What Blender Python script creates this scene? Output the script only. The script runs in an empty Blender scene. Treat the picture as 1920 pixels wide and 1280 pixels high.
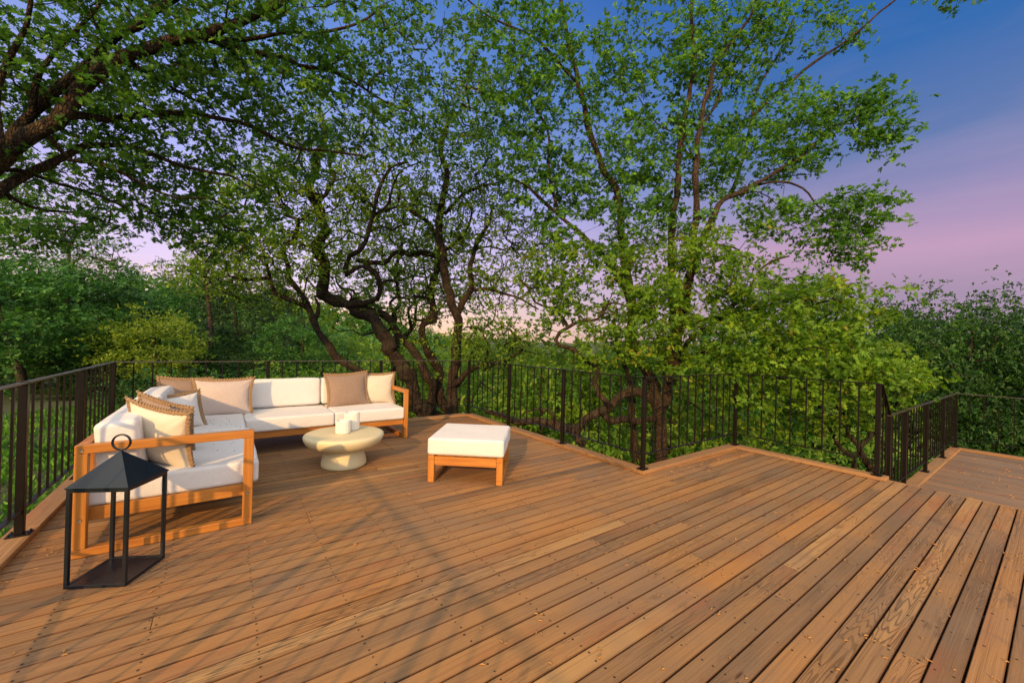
import bpy, math, random
import numpy as np
from math import radians, sin, cos, pi, hypot
from mathutils import Matrix, Vector

SC = bpy.context.scene
COL = SC.collection
# ---------------------------------------------------------------- camera
H = 1.40
F_PX, YAW, PITCH, ROLL = 745.95, 0.623279, 0.0048878, 0.0257197
FWD = np.array([sin(YAW)*cos(PITCH), cos(YAW)*cos(PITCH), sin(PITCH)])
RGT0 = np.array([cos(YAW), -sin(YAW), 0.0])
UP0 = np.cross(RGT0, FWD)
RGT = RGT0*cos(ROLL) + UP0*sin(ROLL)
UPV = -RGT0*sin(ROLL) + UP0*cos(ROLL)
cam_d = bpy.data.cameras.new('camera')
cam_d.sensor_width = 36.0
cam_d.lens = 36.0*F_PX/1920.0
cam_d.clip_start = 0.05
cam_d.clip_end = 2000.0
cam = bpy.data.objects.new('camera', cam_d)
COL.objects.link(cam)
mw = Matrix.Identity(4)
for i in range(3):
    mw[i][0] = RGT[i]; mw[i][1] = UPV[i]; mw[i][2] = -FWD[i]
mw[2][3] = H
cam.matrix_world = mw
SC.camera = cam

# ---------------------------------------------------------------- light
SUN_TRAVEL = Vector((0.70, 0.62, -0.33)).normalized()
SUN_STRENGTH = 2.9
sun_d = bpy.data.lights.new('sun', 'SUN')
sun_d.energy = SUN_STRENGTH
sun_d.angle = radians(0.8)
sun_d.color = (1.0, 0.60, 0.22)
sun = bpy.data.objects.new('sun', sun_d)
COL.objects.link(sun)
sun.rotation_euler = SUN_TRAVEL.to_track_quat('-Z', 'Y').to_euler()
sun.location = (-4, -4, 6)

world = bpy.data.worlds.new('World')
SC.world = world
world.use_nodes = True
wt = world.node_tree
wt.nodes.clear()
def wn(t, **k):
    n = wt.nodes.new(t)
    for a, b in k.items(): setattr(n, a, b)
    return n
def wl(a, b): wt.links.new(a, b)
def wmath(op, a, b=None, c=None, clamp=False):
    n = wn('ShaderNodeMath', operation=op); n.use_clamp = clamp
    for i, v in enumerate((a, b, c)):
        if v is None: continue
        if isinstance(v, (int, float)): n.inputs[i].default_value = v
        else: wl(v, n.inputs[i])
    return n.outputs[0]
def wmix(f, a, b):
    n = wn('ShaderNodeMix', data_type='RGBA')
    for s, v in ((n.inputs[0], f), (n.inputs[6], a), (n.inputs[7], b)):
        if isinstance(v, (int, float)): s.default_value = v
        elif isinstance(v, tuple): s.default_value = v + (1.0,)
        else: wl(v, s)
    return n.outputs[2]
sky = wn('ShaderNodeTexSky', sky_type='NISHITA')
sky.sun_disc = False
sun_pos = -SUN_TRAVEL
sky.sun_elevation = math.asin(sun_pos.z)
sky.sun_rotation = math.atan2(sun_pos.x, sun_pos.y)
tc = wn('ShaderNodeTexCoord')
sep = wn('ShaderNodeSeparateXYZ'); wl(tc.outputs['Generated'], sep.inputs[0])
elev = sep.outputs[2]
# streaky high cloud that bends the dusk gradient
mapn = wn('ShaderNodeMapping'); wl(tc.outputs['Generated'], mapn.inputs[0])
mapn.inputs['Scale'].default_value = (1.3, 1.3, 6.5)
mapn.inputs['Rotation'].default_value = (0.10, -0.12, 0.3)
nz = wn('ShaderNodeTexNoise'); wl(mapn.outputs[0], nz.inputs['Vector'])
nz.inputs['Scale'].default_value = 1.6; nz.inputs['Detail'].default_value = 5
e2 = wmath('ADD', elev, wmath('MULTIPLY', wmath('SUBTRACT', nz.outputs[0], 0.5), 0.08))
ramp = wn('ShaderNodeValToRGB'); wl(e2, ramp.inputs[0])
cr = ramp.color_ramp
pts = [(0.0, (0.25, 0.155, 0.24)), (0.10, (0.25, 0.165, 0.26)), (0.19, (0.37, 0.215, 0.33)), (0.27, (0.21, 0.175, 0.32)),
       (0.36, (0.085, 0.130, 0.29)), (0.50, (0.020, 0.095, 0.29)), (0.66, (0.009, 0.072, 0.28)), (1.0, (0.02, 0.09, 0.30))]
while len(cr.elements) > 1: cr.elements.remove(cr.elements[0])
cr.elements[0].position = pts[0][0]; cr.elements[0].color = pts[0][1] + (1,)
for p_, c_ in pts[1:]:
    e_ = cr.elements.new(p_); e_.color = c_ + (1,)
# brighter lavender afterglow towards the place where the sun went down
def pxdir(px, py):
    d = FWD + RGT*((px-960)/F_PX) - UPV*((py-640)/F_PX)
    return d/np.linalg.norm(d)
gd = pxdir(480, 560)
dotn = wn('ShaderNodeVectorMath', operation='DOT_PRODUCT'); wl(tc.outputs['Generated'], dotn.inputs[0]); dotn.inputs[1].default_value = tuple(gd)
glow = wmath('POWER', wmath('MULTIPLY', wmath('ADD', dotn.outputs['Value'], -0.35), 1.54, clamp=True), 1.6)
ramp2 = wn('ShaderNodeValToRGB'); wl(e2, ramp2.inputs[0])
cr2 = ramp2.color_ramp
pts2 = [(0.0, (0.92, 0.55, 0.30)), (0.06, (0.85, 0.56, 0.42)), (0.13, (0.60, 0.47, 0.64)), (0.28, (0.42, 0.40, 0.74)), (0.50, (0.18, 0.27, 0.62)), (0.75, (0.05, 0.16, 0.46)), (1.0, (0.05, 0.18, 0.5))]
while len(cr2.elements) > 1: cr2.elements.remove(cr2.elements[0])
cr2.elements[0].position = pts2[0][0]; cr2.elements[0].color = pts2[0][1] + (1,)
for p_, c_ in pts2[1:]:
    e_ = cr2.elements.new(p_); e_.color = c_ + (1,)
skyc = wmix(glow, ramp.outputs[0], ramp2.outputs[0])
mapc = wn('ShaderNodeMapping'); wl(tc.outputs['Generated'], mapc.inputs[0])
mapc.inputs['Scale'].default_value = (0.9, 1.4, 7.0); mapc.inputs['Rotation'].default_value = (0.16, -0.14, 0.5)
nz2 = wn('ShaderNodeTexNoise'); wl(mapc.outputs[0], nz2.inputs['Vector']); nz2.inputs['Scale'].default_value = 2.3; nz2.inputs['Detail'].default_value = 6; nz2.inputs['Roughness'].default_value = 0.55
cm = wmath('MULTIPLY', wmath('SUBTRACT', nz2.outputs[0], 0.47, clamp=True), 3.0, clamp=True)
cm = wmath('MULTIPLY', cm, wmath('SUBTRACT', 1.0, wmath('MULTIPLY', elev, 1.5), clamp=True))
skyc = wmix(wmath('MULTIPLY', cm, 0.40), skyc, (0.38, 0.29, 0.38))
# unseen sky behind the viewer, brightened to add fill light
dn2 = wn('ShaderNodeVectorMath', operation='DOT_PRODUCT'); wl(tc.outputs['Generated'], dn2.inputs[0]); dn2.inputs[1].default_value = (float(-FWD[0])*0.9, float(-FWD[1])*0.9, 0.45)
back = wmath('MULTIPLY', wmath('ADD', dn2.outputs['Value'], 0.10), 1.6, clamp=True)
FILL_SKY = (1.08, 1.05, 1.02)
skyc2 = wmix(back, skyc, FILL_SKY)
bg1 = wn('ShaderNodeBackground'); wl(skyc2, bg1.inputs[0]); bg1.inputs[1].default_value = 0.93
bg2 = wn('ShaderNodeBackground'); wl(sky.outputs[0], bg2.inputs[0]); bg2.inputs[1].default_value = 0.006
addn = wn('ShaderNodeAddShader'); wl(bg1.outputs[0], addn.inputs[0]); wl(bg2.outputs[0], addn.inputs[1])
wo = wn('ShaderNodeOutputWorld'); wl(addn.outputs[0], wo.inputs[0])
world.cycles.sampling_method = 'MANUAL'
world.cycles.sample_map_resolution = 512

SC.view_settings.view_transform = 'Standard'
SC.view_settings.look = 'None'
SC.view_settings.exposure = 0.62
SC.view_settings.gamma = 1.0
SC.view_settings.use_curve_mapping = False
SC.render.engine = 'CYCLES'
SC.cycles.max_bounces = 6
SC.cycles.diffuse_bounces = 3
SC.cycles.transmission_bounces = 4
SC.cycles.use_denoising = True

# ---------------------------------------------------------------- helpers
def at(px, py, d):
    """a point seen at pixel px,py of the photograph, d metres ahead of the viewer"""
    v = FWD + RGT*((px-960)/F_PX) - UPV*((py-640)/F_PX)
    return v*d + np.array([0, 0, H])

def tag(o, label=None, cat=None, group=None, kind=None):
    if label: o['label'] = label
    if cat: o['category'] = cat
    if group: o['group'] = group
    if kind: o['kind'] = kind
    return o

def empty(name, loc=(0, 0, 0), rz=0.0):
    o = bpy.data.objects.new(name, None)
    o.empty_display_size = 0.2
    COL.objects.link(o)
    o.location = loc; o.rotation_euler = (0, 0, rz)
    return o

def origin(o):
    v = Vector((0, 0, 0))
    while o is not None:
        v += o.location; o = o.parent
    return v

def children(o): return [c for c in bpy.data.objects if c.parent == o]
def copy_tree(o, parent=None):
    c = o.copy(); COL.objects.link(c); c.parent = parent
    for ch in children(o): copy_tree(ch, c)
    return c

def rot3(rx=0, ry=0, rz=0):
    return np.array(Matrix.Rotation(rz, 3, 'Z') @ Matrix.Rotation(ry, 3, 'Y') @ Matrix.Rotation(rx, 3, 'X'))

class MB:
    """collects shapes and links them as ONE mesh object"""
    def __init__(s): s.v = []; s.f = []; s.m = []; s.g = []; s.sm = []; s.tn = []
    def add(s, V, Fs, mi=0, g=None, smooth=False, tone=0.5):
        b = len(s.v)
        V = [tuple(map(float, p)) for p in V]
        s.v += V
        s.g += [tuple(map(float, p)) for p in (g if g is not None else V)]
        for f in Fs:
            s.f.append([b+i for i in f]); s.m.append(mi); s.sm.append(smooth); s.tn.append(tone)
    def box(s, c, size, R=None, bev=0.002, mi=0, tone=0.5, seed=None):
        h = [x/2 for x in size]; b = min(bev, min(h)*0.6)
        V = []; idx = {}
        for sx in (-1, 1):
            for sy in (-1, 1):
                for sz in (-1, 1):
                    sg = (sx, sy, sz)
                    for a in range(3):
                        p = [sg[k]*(h[k] - (0 if k == a else b)) for k in range(3)]
                        idx[(sg, a)] = len(V); V.append(p)
        Fs = []
        for a in range(3):
            o = [k for k in range(3) if k != a]
            for s1 in (-1, 1):
                q = []
                for (u, w) in ((-1, -1), (1, -1), (1, 1), (-1, 1)):
                    sg = [0, 0, 0]; sg[a] = s1; sg[o[0]] = u; sg[o[1]] = w
                    q.append(idx[(tuple(sg), a)])
                Fs.append(q)
            for u in (-1, 1):
                for w in (-1, 1):
                    sg0 = [0, 0, 0]; sg0[o[0]] = u; sg0[o[1]] = w
                    sa = list(sg0); sa[a] = -1; sb = list(sg0); sb[a] = 1
                    sa = tuple(sa); sb = tuple(sb)
                    Fs.append([idx[(sa, o[0])], idx[(sb, o[0])], idx[(sb, o[1])], idx[(sa, o[1])]])
        for sx in (-1, 1):
            for sy in (-1, 1):
                for sz in (-1, 1):
                    sg = (sx, sy, sz); Fs.append([idx[(sg, 0)], idx[(sg, 1)], idx[(sg, 2)]])
        VA = np.array(V)
        out = []
        for f in Fs:
            p = VA[f]; n = np.cross(p[1]-p[0], p[2]-p[0])
            if np.dot(n, p.mean(0)) < 0: f = f[::-1]
            out.append(f)
        order = sorted(range(3), key=lambda k: -size[k])
        G = VA[:, order].copy()
        sd = seed if seed is not None else (c[0]*3.1 + c[1]*5.7 + c[2]*7.3)
        G[:, 0] += sd*1.7; G[:, 2] += sd
        W = VA @ (R.T if R is not None else np.eye(3)) + np.array(c, float)
        s.add(W, out, mi, G, False, tone)
    def grid(s, P, closed_u=False, closed_v=False, mi=0, smooth=True, flip=False):
        P = np.asarray(P); nu, nv = P.shape[:2]
        Fs = []
        for i in range(nu if closed_u else nu-1):
            for j in range(nv if closed_v else nv-1):
                a = i*nv+j; b = ((i+1) % nu)*nv+j; c = ((i+1) % nu)*nv+(j+1) % nv; d = i*nv+(j+1) % nv
                Fs.append([a, d, c, b] if flip else [a, b, c, d])
        s.add(P.reshape(-1, 3), Fs, mi, None, smooth)
    def lathe(s, prof, c=(0, 0, 0), n=48, mi=0, rib=None):
        P = np.zeros((len(prof), n, 3))
        for i, pr in enumerate(prof):
            for j in range(n):
                a = 2*pi*j/n
                r = pr[0]
                if rib and len(pr) > 2: r *= 1 + rib[1]*pr[2]*(abs(sin(a*rib[0]/2.0)) - 1)
                P[i, j] = (c[0]+r*cos(a), c[1]+r*sin(a), c[2]+pr[1])
        s.grid(P, closed_v=True, mi=mi, flip=True)
    def tube(s, pts, rad, n=8, mi=0, cap=True, wob=0.0, rng=None):
        pts = np.asarray(pts, float); m = len(pts)
        rad = np.broadcast_to(np.asarray(rad, float), (m,))
        T = np.zeros_like(pts)
        T[1:-1] = pts[2:]-pts[:-2]; T[0] = pts[1]-pts[0]; T[-1] = pts[-1]-pts[-2]
        T /= np.linalg.norm(T, axis=1)[:, None]+1e-9
        u = np.cross(T[0], [0, 0, 1.0])
        if np.linalg.norm(u) < 1e-3: u = np.array([1.0, 0, 0])
        u /= np.linalg.norm(u)
        ang = np.arange(n)*2*pi/n
        ca, sa = np.cos(ang), np.sin(ang)
        P = np.zeros((m, n, 3))
        for i in range(m):
            u = u - T[i]*np.dot(u, T[i]); u /= np.linalg.norm(u)+1e-9
            w = np.cross(T[i], u)
            r = rad[i]*(1 + (rng.uniform(-wob, wob, n) if wob else 0))
            P[i] = pts[i] + (ca*r)[:, None]*u + (sa*r)[:, None]*w
        b = len(s.v)
        s.grid(P, closed_v=True, mi=mi)
        if cap:
            s.f.append([b+j for j in range(n)][::-1]); s.m.append(mi); s.sm.append(False); s.tn.append(.5)
            s.f.append([b+(m-1)*n+j for j in range(n)]); s.m.append(mi); s.sm.append(False); s.tn.append(.5)
    def build(s, name, mats, parent=None, attr=False):
        me = bpy.data.meshes.new(name)
        V = np.array(s.v)
        if parent is not None: V = V - np.array(origin(parent))
        me.from_pydata([tuple(p) for p in V], [], s.f)
        me.polygons.foreach_set('material_index', s.m)
        me.polygons.foreach_set('use_smooth', s.sm)
        if attr:
            a = me.attributes.new('gc', 'FLOAT_VECTOR', 'POINT'); a.data.foreach_set('vector', np.array(s.g, dtype=np.float32).ravel())
            a = me.attributes.new('tone', 'FLOAT', 'FACE'); a.data.foreach_set('value', np.array(s.tn, dtype=np.float32))
        for m in (mats if isinstance(mats, (list, tuple)) else [mats]): me.materials.append(m)
        me.update()
        o = bpy.data.objects.new(name, me); COL.objects.link(o)
        if parent is not None: o.parent = parent
        return o

# ---------------------------------------------------------------- materials
def newmat(name):
    m = bpy.data.materials.new(name); m.use_nodes = True
    nt = m.node_tree; bs = nt.nodes['Principled BSDF']
    return m, nt, bs
class NT:
    def __init__(s, nt): s.nt = nt
    def n(s, t, **k):
        q = s.nt.nodes.new(t)
        for a, b in k.items(): setattr(q, a, b)
        return q
    def l(s, a, b): s.nt.links.new(a, b)
    def math(s, op, a, b=None, clamp=False):
        q = s.n('ShaderNodeMath', operation=op); q.use_clamp = clamp
        for i, v in enumerate((a, b)):
            if v is None: continue
            if isinstance(v, (int, float)): q.inputs[i].default_value = v
            else: s.l(v, q.inputs[i])
        return q.outputs[0]
    def mix(s, f, a, b, blend='MIX'):
        q = s.n('ShaderNodeMix', data_type='RGBA', blend_type=blend)
        for so, v in ((q.inputs[0], f), (q.inputs[6], a), (q.inputs[7], b)):
            if isinstance(v, (int, float)): so.default_value = v
            elif isinstance(v, tuple): so.default_value = v+(1.0,)
            else: s.l(v, so)
        return q.outputs[2]
    def noise(s, vec, scale=5, detail=3, rough=0.5, sc=None, dist=0.0):
        if sc is not None:
            mp = s.n('ShaderNodeMapping'); s.l(vec, mp.inputs[0]); mp.inputs['Scale'].default_value = sc; vec = mp.outputs[0]
        q = s.n('ShaderNodeTexNoise'); s.l(vec, q.inputs['Vector'])
        q.inputs['Scale'].default_value = scale; q.inputs['Detail'].default_value = detail; q.inputs['Roughness'].default_value = rough
        q.inputs['Distortion'].default_value = dist
        return q.outputs[0]
    def ramp(s, f, pts, interp='LINEAR'):
        q = s.n('ShaderNodeValToRGB'); s.l(f, q.inputs[0]); c = q.color_ramp; c.interpolation = interp
        while len(c.elements) > 1: c.elements.remove(c.elements[0])
        def col(v): return (v, v, v, 1) if isinstance(v, (int, float)) else tuple(v)+(1,)
        c.elements[0].position = pts[0][0]; c.elements[0].color = col(pts[0][1])
        for p, v in pts[1:]:
            e = c.elements.new(p); e.color = col(v)
        return q.outputs[0]
    def bump(s, h, strength, dist, bs):
        q = s.n('ShaderNodeBump'); s.l(h, q.inputs['Height']); q.inputs['Strength'].default_value = strength; q.inputs['Distance'].default_value = dist
        s.l(q.outputs[0], bs.inputs['Normal'])

def deck_mat(name, cols, grey, edge_amt=0.75):
    m, nt, bs = newmat(name); N = NT(nt)
    gc = N.n('ShaderNodeAttribute', attribute_name='gc').outputs['Vector']
    tone = N.n('ShaderNodeAttribute', attribute_name='tone').outputs['Fac']
    wp = N.n('ShaderNodeTexCoord').outputs['Object']
    base = N.ramp(tone, cols)
    # long fibres, strong on some boards and faint on others
    bsel = N.noise(gc, 1.0, 1, 0.5, sc=(0.18, 0.5, 2.7))
    rough_b = N.ramp(bsel, [(0.40, 0.35), (0.58, 1.0)])
    fib = N.noise(gc, 1.0, 6, 0.62, sc=(1.1, 95, 9), dist=0.35)
    fib2 = N.noise(gc, 1.0, 3, 0.6, sc=(4, 260, 30))
    c = N.mix(N.math('MULTIPLY', N.ramp(fib, [(0.34, 0.75), (0.50, 0.0)]), rough_b), base, (0.105, 0.052, 0.026))
    c = N.mix(N.math('MULTIPLY', N.ramp(fib, [(0.54, 0.0), (0.75, 0.5)]), rough_b), c, (0.46, 0.27, 0.125))
    # growth-ring figure: contour lines of a stretched noise
    ring = N.noise(gc, 1.0, 2, 0.45, sc=(0.75, 11, 3), dist=0.2)
    ring = N.math('ADD', ring, N.math('MULTIPLY', N.noise(gc, 1.0, 2, 0.5, sc=(14, 60, 3)), 0.012))
    rf = N.math('FRACT', N.math('MULTIPLY', ring, 26.0))
    line = N.ramp(rf, [(0.0, 1.0), (0.14, 0.9), (0.30, 0.0), (0.88, 0.0), (1.0, 1.0)])
    figm = N.ramp(N.noise(gc, 1.0, 2, 0.5, sc=(0.45, 1.6, 4)), [(0.44, 0.0), (0.54, 1.0)])
    tonem = N.ramp(bsel, [(0.44, 0.10), (0.56, 0.62), (0.68, 0.85)])
    fm = N.math('MULTIPLY', N.math('MULTIPLY', line, figm), tonem)
    c = N.mix(fm, c, (0.060, 0.034, 0.020))
    # broad soft variation along each board
    c = N.mix(N.ramp(N.noise(gc, 1.0, 3, 0.55, sc=(0.9, 5, 6)), [(0.42, 0.0), (0.72, 0.5)]), c, (0.44, 0.215, 0.074))
    # weathering patches: greyer, and dark stains of their own shape
    pat = N.noise(wp, 1.1, 4, 0.6)
    c = N.mix(N.ramp(pat, [(0.42, 0.0), (0.68, grey)]), c, (0.200, 0.138, 0.092))
    st = N.noise(gc, 1.0, 4, 0.7, sc=(2.4, 9, 5))
    c = N.mix(N.ramp(st, [(0.60, 0.0), (0.74, 0.65)]), c, (0.075, 0.045, 0.030))
    blot = N.noise(wp, 2.6, 5, 0.7, dist=0.6)
    c = N.mix(N.ramp(blot, [(0.60, 0.0), (0.72, 0.35)]), c, (0.10, 0.062, 0.040))
    red = N.noise(gc, 1.0, 3, 0.6, sc=(1.2, 6, 11))
    c = N.mix(N.ramp(red, [(0.55, 0.0), (0.75, 0.55)]), c, (0.30, 0.105, 0.045))
    # the odd knot
    vo = N.n('ShaderNodeTexVoronoi'); mp = N.n('ShaderNodeMapping'); N.l(gc, mp.inputs[0]); mp.inputs['Scale'].default_value = (1.5, 9, 2.0); N.l(mp.outputs[0], vo.inputs['Vector']); vo.inputs['Scale'].default_value = 1.0
    c = N.mix(N.ramp(vo.outputs['Distance'], [(0.035, 0.9), (0.075, 0.0)]), c, (0.075, 0.030, 0.014))
    # stained arrises of each board, also painting in the shade of the gaps
    spg = N.n('ShaderNodeSeparateXYZ'); N.l(gc, spg.inputs[0])
    edge = N.ramp(N.math('ABSOLUTE', spg.outputs[1]), [(0.0446, 0.0), (0.0468, 0.85)])
    c = N.mix(N.math('MULTIPLY', edge, edge_amt), c, (0.060, 0.022, 0.010))
    N.l(c, bs.inputs['Base Color'])
    N.l(N.ramp(fib, [(0.3, 0.74), (0.7, 0.50)]), bs.inputs['Roughness'])
    bs.inputs['Specular IOR Level'].default_value = 0.16
    h = N.math('SUBTRACT', N.math('ADD', N.math('MULTIPLY', fib, 0.7), N.math('MULTIPLY', fib2, 0.4)), N.math('MULTIPLY', fm, 0.6))
    N.bump(h, 0.55, 0.0035, bs)
    return m
M_DECK = deck_mat('deck_board_wood', [(0.0, (0.125, 0.078, 0.046)), (0.3, (0.230, 0.132, 0.062)), (0.6, (0.335, 0.172, 0.066)), (0.85, (0.385, 0.178, 0.058)), (1.0, (0.430, 0.240, 0.092))], 0.62)
M_DECK2 = deck_mat('weathered_board_wood', [(0.0, (0.16, 0.125, 0.095)), (0.5, (0.23, 0.165, 0.115)), (1.0, (0.30, 0.20, 0.13))], 0.8)
M_CURB = deck_mat('curb_board_wood', [(0.0, (0.27, 0.155, 0.070)), (0.5, (0.32, 0.175, 0.078)), (1.0, (0.38, 0.22, 0.10))], 0.35, 0.0)

def wood_mat(name, c0, c1, c2):
    m, nt, bs = newmat(name); N = NT(nt)
    gc = N.n('ShaderNodeAttribute', attribute_name='gc').outputs['Vector']
    f = N.noise(gc, 1.0, 5, 0.6, sc=(2.5, 45, 30), dist=0.4)
    g = N.noise(gc, 1.0, 2, 0.5, sc=(1.2, 8, 8))
    c = N.mix(N.ramp(f, [(0.35, 0.0), (0.65, 1.0)]), c0, c1)
    c = N.mix(N.ramp(g, [(0.5, 0.0), (0.75, 0.6)]), c, c2)
    N.l(c, bs.inputs['Base Color']); bs.inputs['Roughness'].default_value = 0.42
    N.bump(f, 0.25, 0.001, bs)
    return m
M_TEAK = wood_mat('oiled_teak', (0.37, 0.130, 0.018), (0.50, 0.200, 0.034), (0.29, 0.085, 0.012))

def fabric_mat(name, col, weave=900, str_=0.25, var=0.06, wr=0.5):
    m, nt, bs = newmat(name); N = NT(nt)
    oc = N.n('ShaderNodeTexCoord').outputs['Object']
    a = N.noise(oc, weave*0.35, 2, 0.7)
    b = N.noise(oc, 3.2, 4, 0.55)
    dark = tuple(x*(1-var*2.4) for x in col); lite = tuple(min(0.85, x*(1+var)) for x in col)
    c = N.mix(N.ramp(a, [(0.3, 0.0), (0.7, 1.0)]), dark, lite)
    N.l(c, bs.inputs['Base Color'])
    bs.inputs['Roughness'].default_value = 0.9; bs.inputs['Specular IOR Level'].default_value = 0.2
    bs.inputs['Sheen Weight'].default_value = 0.15
    cr_ = N.noise(oc, 7.5, 3, 0.6, dist=1.6)
    h = N.math('ADD', N.math('MULTIPLY', a, 0.02*str_*4), N.math('ADD', N.math('MULTIPLY', b, 1.0), N.math('MULTIPLY', cr_, 0.45)))
    N.bump(h, wr, 0.02, bs)
    return m
M_CANVAS = fabric_mat('white_canvas', (0.67, 0.635, 0.62), 900, 0.25, 0.02, 0.55)
M_LINEN_W = fabric_mat('cream_linen', (0.62, 0.54, 0.43), 700, 0.4, 0.05, 0.5)
M_LINEN_T = fabric_mat('taupe_linen', (0.52, 0.42, 0.375), 500, 0.5, 0.10, 0.5)
M_LINEN_B = fabric_mat('brown_linen', (0.29, 0.20, 0.15), 500, 0.6, 0.16, 0.5)
M_FRINGE = fabric_mat('jute_fringe', (0.32, 0.20, 0.105), 300, 0.8, 0.22, 0.6)

def plain_mat(name, col, rough=0.5, metal=0.0, bump=0.0, bscale=40, var=0.12, vscale=6):
    m, nt, bs = newmat(name); N = NT(nt)
    oc = N.n('ShaderNodeTexCoord').outputs['Object']
    n1 = N.noise(oc, vscale, 4, 0.6)
    c = N.mix(n1, tuple(x*(1-var) for x in col), tuple(min(1, x*(1+var)) for x in col))
    N.l(c, bs.inputs['Base Color']); bs.inputs['Roughness'].default_value = rough; bs.inputs['Metallic'].default_value = metal
    N.l(N.ramp(n1, [(0.3, max(0, rough-0.06)), (0.7, min(1, rough+0.08))]), bs.inputs['Roughness'])
    if bump: N.bump(N.noise(oc, bscale, 3, 0.6), bump, 0.003, bs)
    return m
M_RAIL = plain_mat('bronze_painted_steel', (0.0085, 0.0060, 0.0045), 0.36, 0.0, 0.15, 60)
M_RAIL.node_tree.nodes['Principled BSDF'].inputs['Specular IOR Level'].default_value = 0.2
M_TOPRAIL = plain_mat('sky_sheen_rail_cap', (0.060, 0.045, 0.028), 0.26)  # same rail paint in a lighter colour that carries the sky's sheen
M_TOPRAIL.node_tree.nodes['Principled BSDF'].inputs['Specular IOR Level'].default_value = 0.9
M_BLACK = plain_mat('black_powder_coat', (0.0055, 0.0095, 0.015), 0.30, 0.0, 0.1, 80)  # bluish tint paints the reflected sky into the black
M_STONE = plain_mat('pale_concrete', (0.64, 0.54, 0.33), 0.62, 0.0, 0.12, 90, 0.05, 5)
M_CERAM = plain_mat('white_ceramic', (0.74, 0.70, 0.64), 0.55, 0.0, 0.05, 90, 0.03)
M_STEEL = plain_mat('dull_steel_bolt', (0.35, 0.28, 0.20), 0.4, 0.8)
M_HOLE = plain_mat('screw_hole', (0.030, 0.015, 0.008), 0.8)
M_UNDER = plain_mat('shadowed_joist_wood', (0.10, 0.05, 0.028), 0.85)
M_LITTER = plain_mat('dry_catkin', (0.42, 0.20, 0.05), 0.8, var=0.4, vscale=3)
M_CRUMB = plain_mat('dark_debris', (0.02, 0.017, 0.014), 0.9)

def bark_mat(name, c0, c1, moss, mossamt, mscale=1.0):
    m, nt, bs = newmat(name); N = NT(nt)
    oc = N.n('ShaderNodeTexCoord').outputs['Object']
    a = N.math('ADD', N.math('MULTIPLY', N.noise(oc, 16*mscale, 5, 0.7, sc=(1, 1, 0.4), dist=0.9), 0.65), N.math('MULTIPLY', N.noise(oc, 4.5, 3, 0.6), 0.35))
    vo = N.n('ShaderNodeTexVoronoi', feature='DISTANCE_TO_EDGE'); mp = N.n('ShaderNodeMapping'); N.l(oc, mp.inputs[0]); mp.inputs['Scale'].default_value = (30*mscale, 30*mscale, 11*mscale); N.l(mp.outputs[0], vo.inputs['Vector']); vo.inputs['Scale'].default_value = 1.0
    c = N.mix(N.ramp(a, [(0.42, 0.0), (0.62, 1.0)]), c0, c1)
    c = N.mix(N.ramp(vo.outputs['Distance'], [(0.0, 0.7), (0.12, 0.0)]), c, tuple(x*0.35 for x in c0))
    geo = N.n('ShaderNodeNewGeometry'); sp = N.n('ShaderNodeSeparateXYZ'); N.l(geo.outputs['Normal'], sp.inputs[0])
    mm = N.math('ADD', N.math('MULTIPLY', sp.outputs[2], 0.35), N.noise(oc, 3.5, 4, 0.65))
    c = N.mix(N.ramp(mm, [(0.62, 0.0), (0.85, mossamt)]), c, moss)
    N.l(c, bs.inputs['Base Color']); bs.inputs['Roughness'].default_value = 0.9; bs.inputs['Specular IOR Level'].default_value = 0.2
    h = N.math('ADD', a, N.math('MULTIPLY', N.math('MINIMUM', vo.outputs['Distance'], 0.25), 2.0))
    N.bump(h, 1.0, 0.035, bs)
    return m
M_BARK = bark_mat('oak_bark', (0.018, 0.013, 0.010), (0.090, 0.058, 0.038), (0.060, 0.058, 0.020), 0.8, 1.2)
M_BARK_R = bark_mat('lit_red_bark', (0.026, 0.018, 0.012), (0.115, 0.074, 0.046), (0.065, 0.056, 0.022), 0.6, 1.2)
M_BARK_D = bark_mat('distant_bark', (0.045, 0.032, 0.024), (0.11, 0.08, 0.06), (0.05, 0.05, 0.02), 0.5)

def leaf_mat(name, cols, trans=0.35, rough=0.55, tcol=1.25):
    m, nt, bs = newmat(name); N = NT(nt)
    tone = N.n('ShaderNodeAttribute', attribute_name='tone').outputs['Fac']
    c = N.ramp(tone, cols)
    N.l(c, bs.inputs['Base Color']); bs.inputs['Roughness'].default_value = rough; bs.inputs['Specular IOR Level'].default_value = 0.3
    tr = N.n('ShaderNodeBsdfTranslucent')
    tcn = N.mix(1.0, c, (tcol, tcol*1.0, tcol*0.55), 'MULTIPLY'); N.l(tcn, tr.inputs[0])
    mx = N.n('ShaderNodeMixShader'); mx.inputs[0].default_value = trans
    out = nt.nodes['Material Output']
    N.l(bs.outputs[0], mx.inputs[1]); N.l(tr.outputs[0], mx.inputs[2]); N.l(mx.outputs[0], out.inputs[0])
    return m
LM_TOP = leaf_mat('dark_oak_leaf', [(0.0, (0.035, 0.096, 0.017)), (0.5, (0.072, 0.184, 0.023)), (0.85, (0.119, 0.294, 0.028)), (1.0, (0.207, 0.374, 0.041))], 0.42)
LM_TWIST = leaf_mat('spring_oak_leaf', [(0.0, (0.084, 0.160, 0.017)), (0.5, (0.149, 0.276, 0.028)), (1.0, (0.316, 0.450, 0.048))], 0.5)
LM_TALL = leaf_mat('maple_like_oak_leaf', [(0.0, (0.040, 0.110, 0.018)), (0.5, (0.076, 0.204, 0.024)), (0.9, (0.140, 0.326, 0.029)), (1.0, (0.210, 0.423, 0.040))], 0.45)
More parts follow.
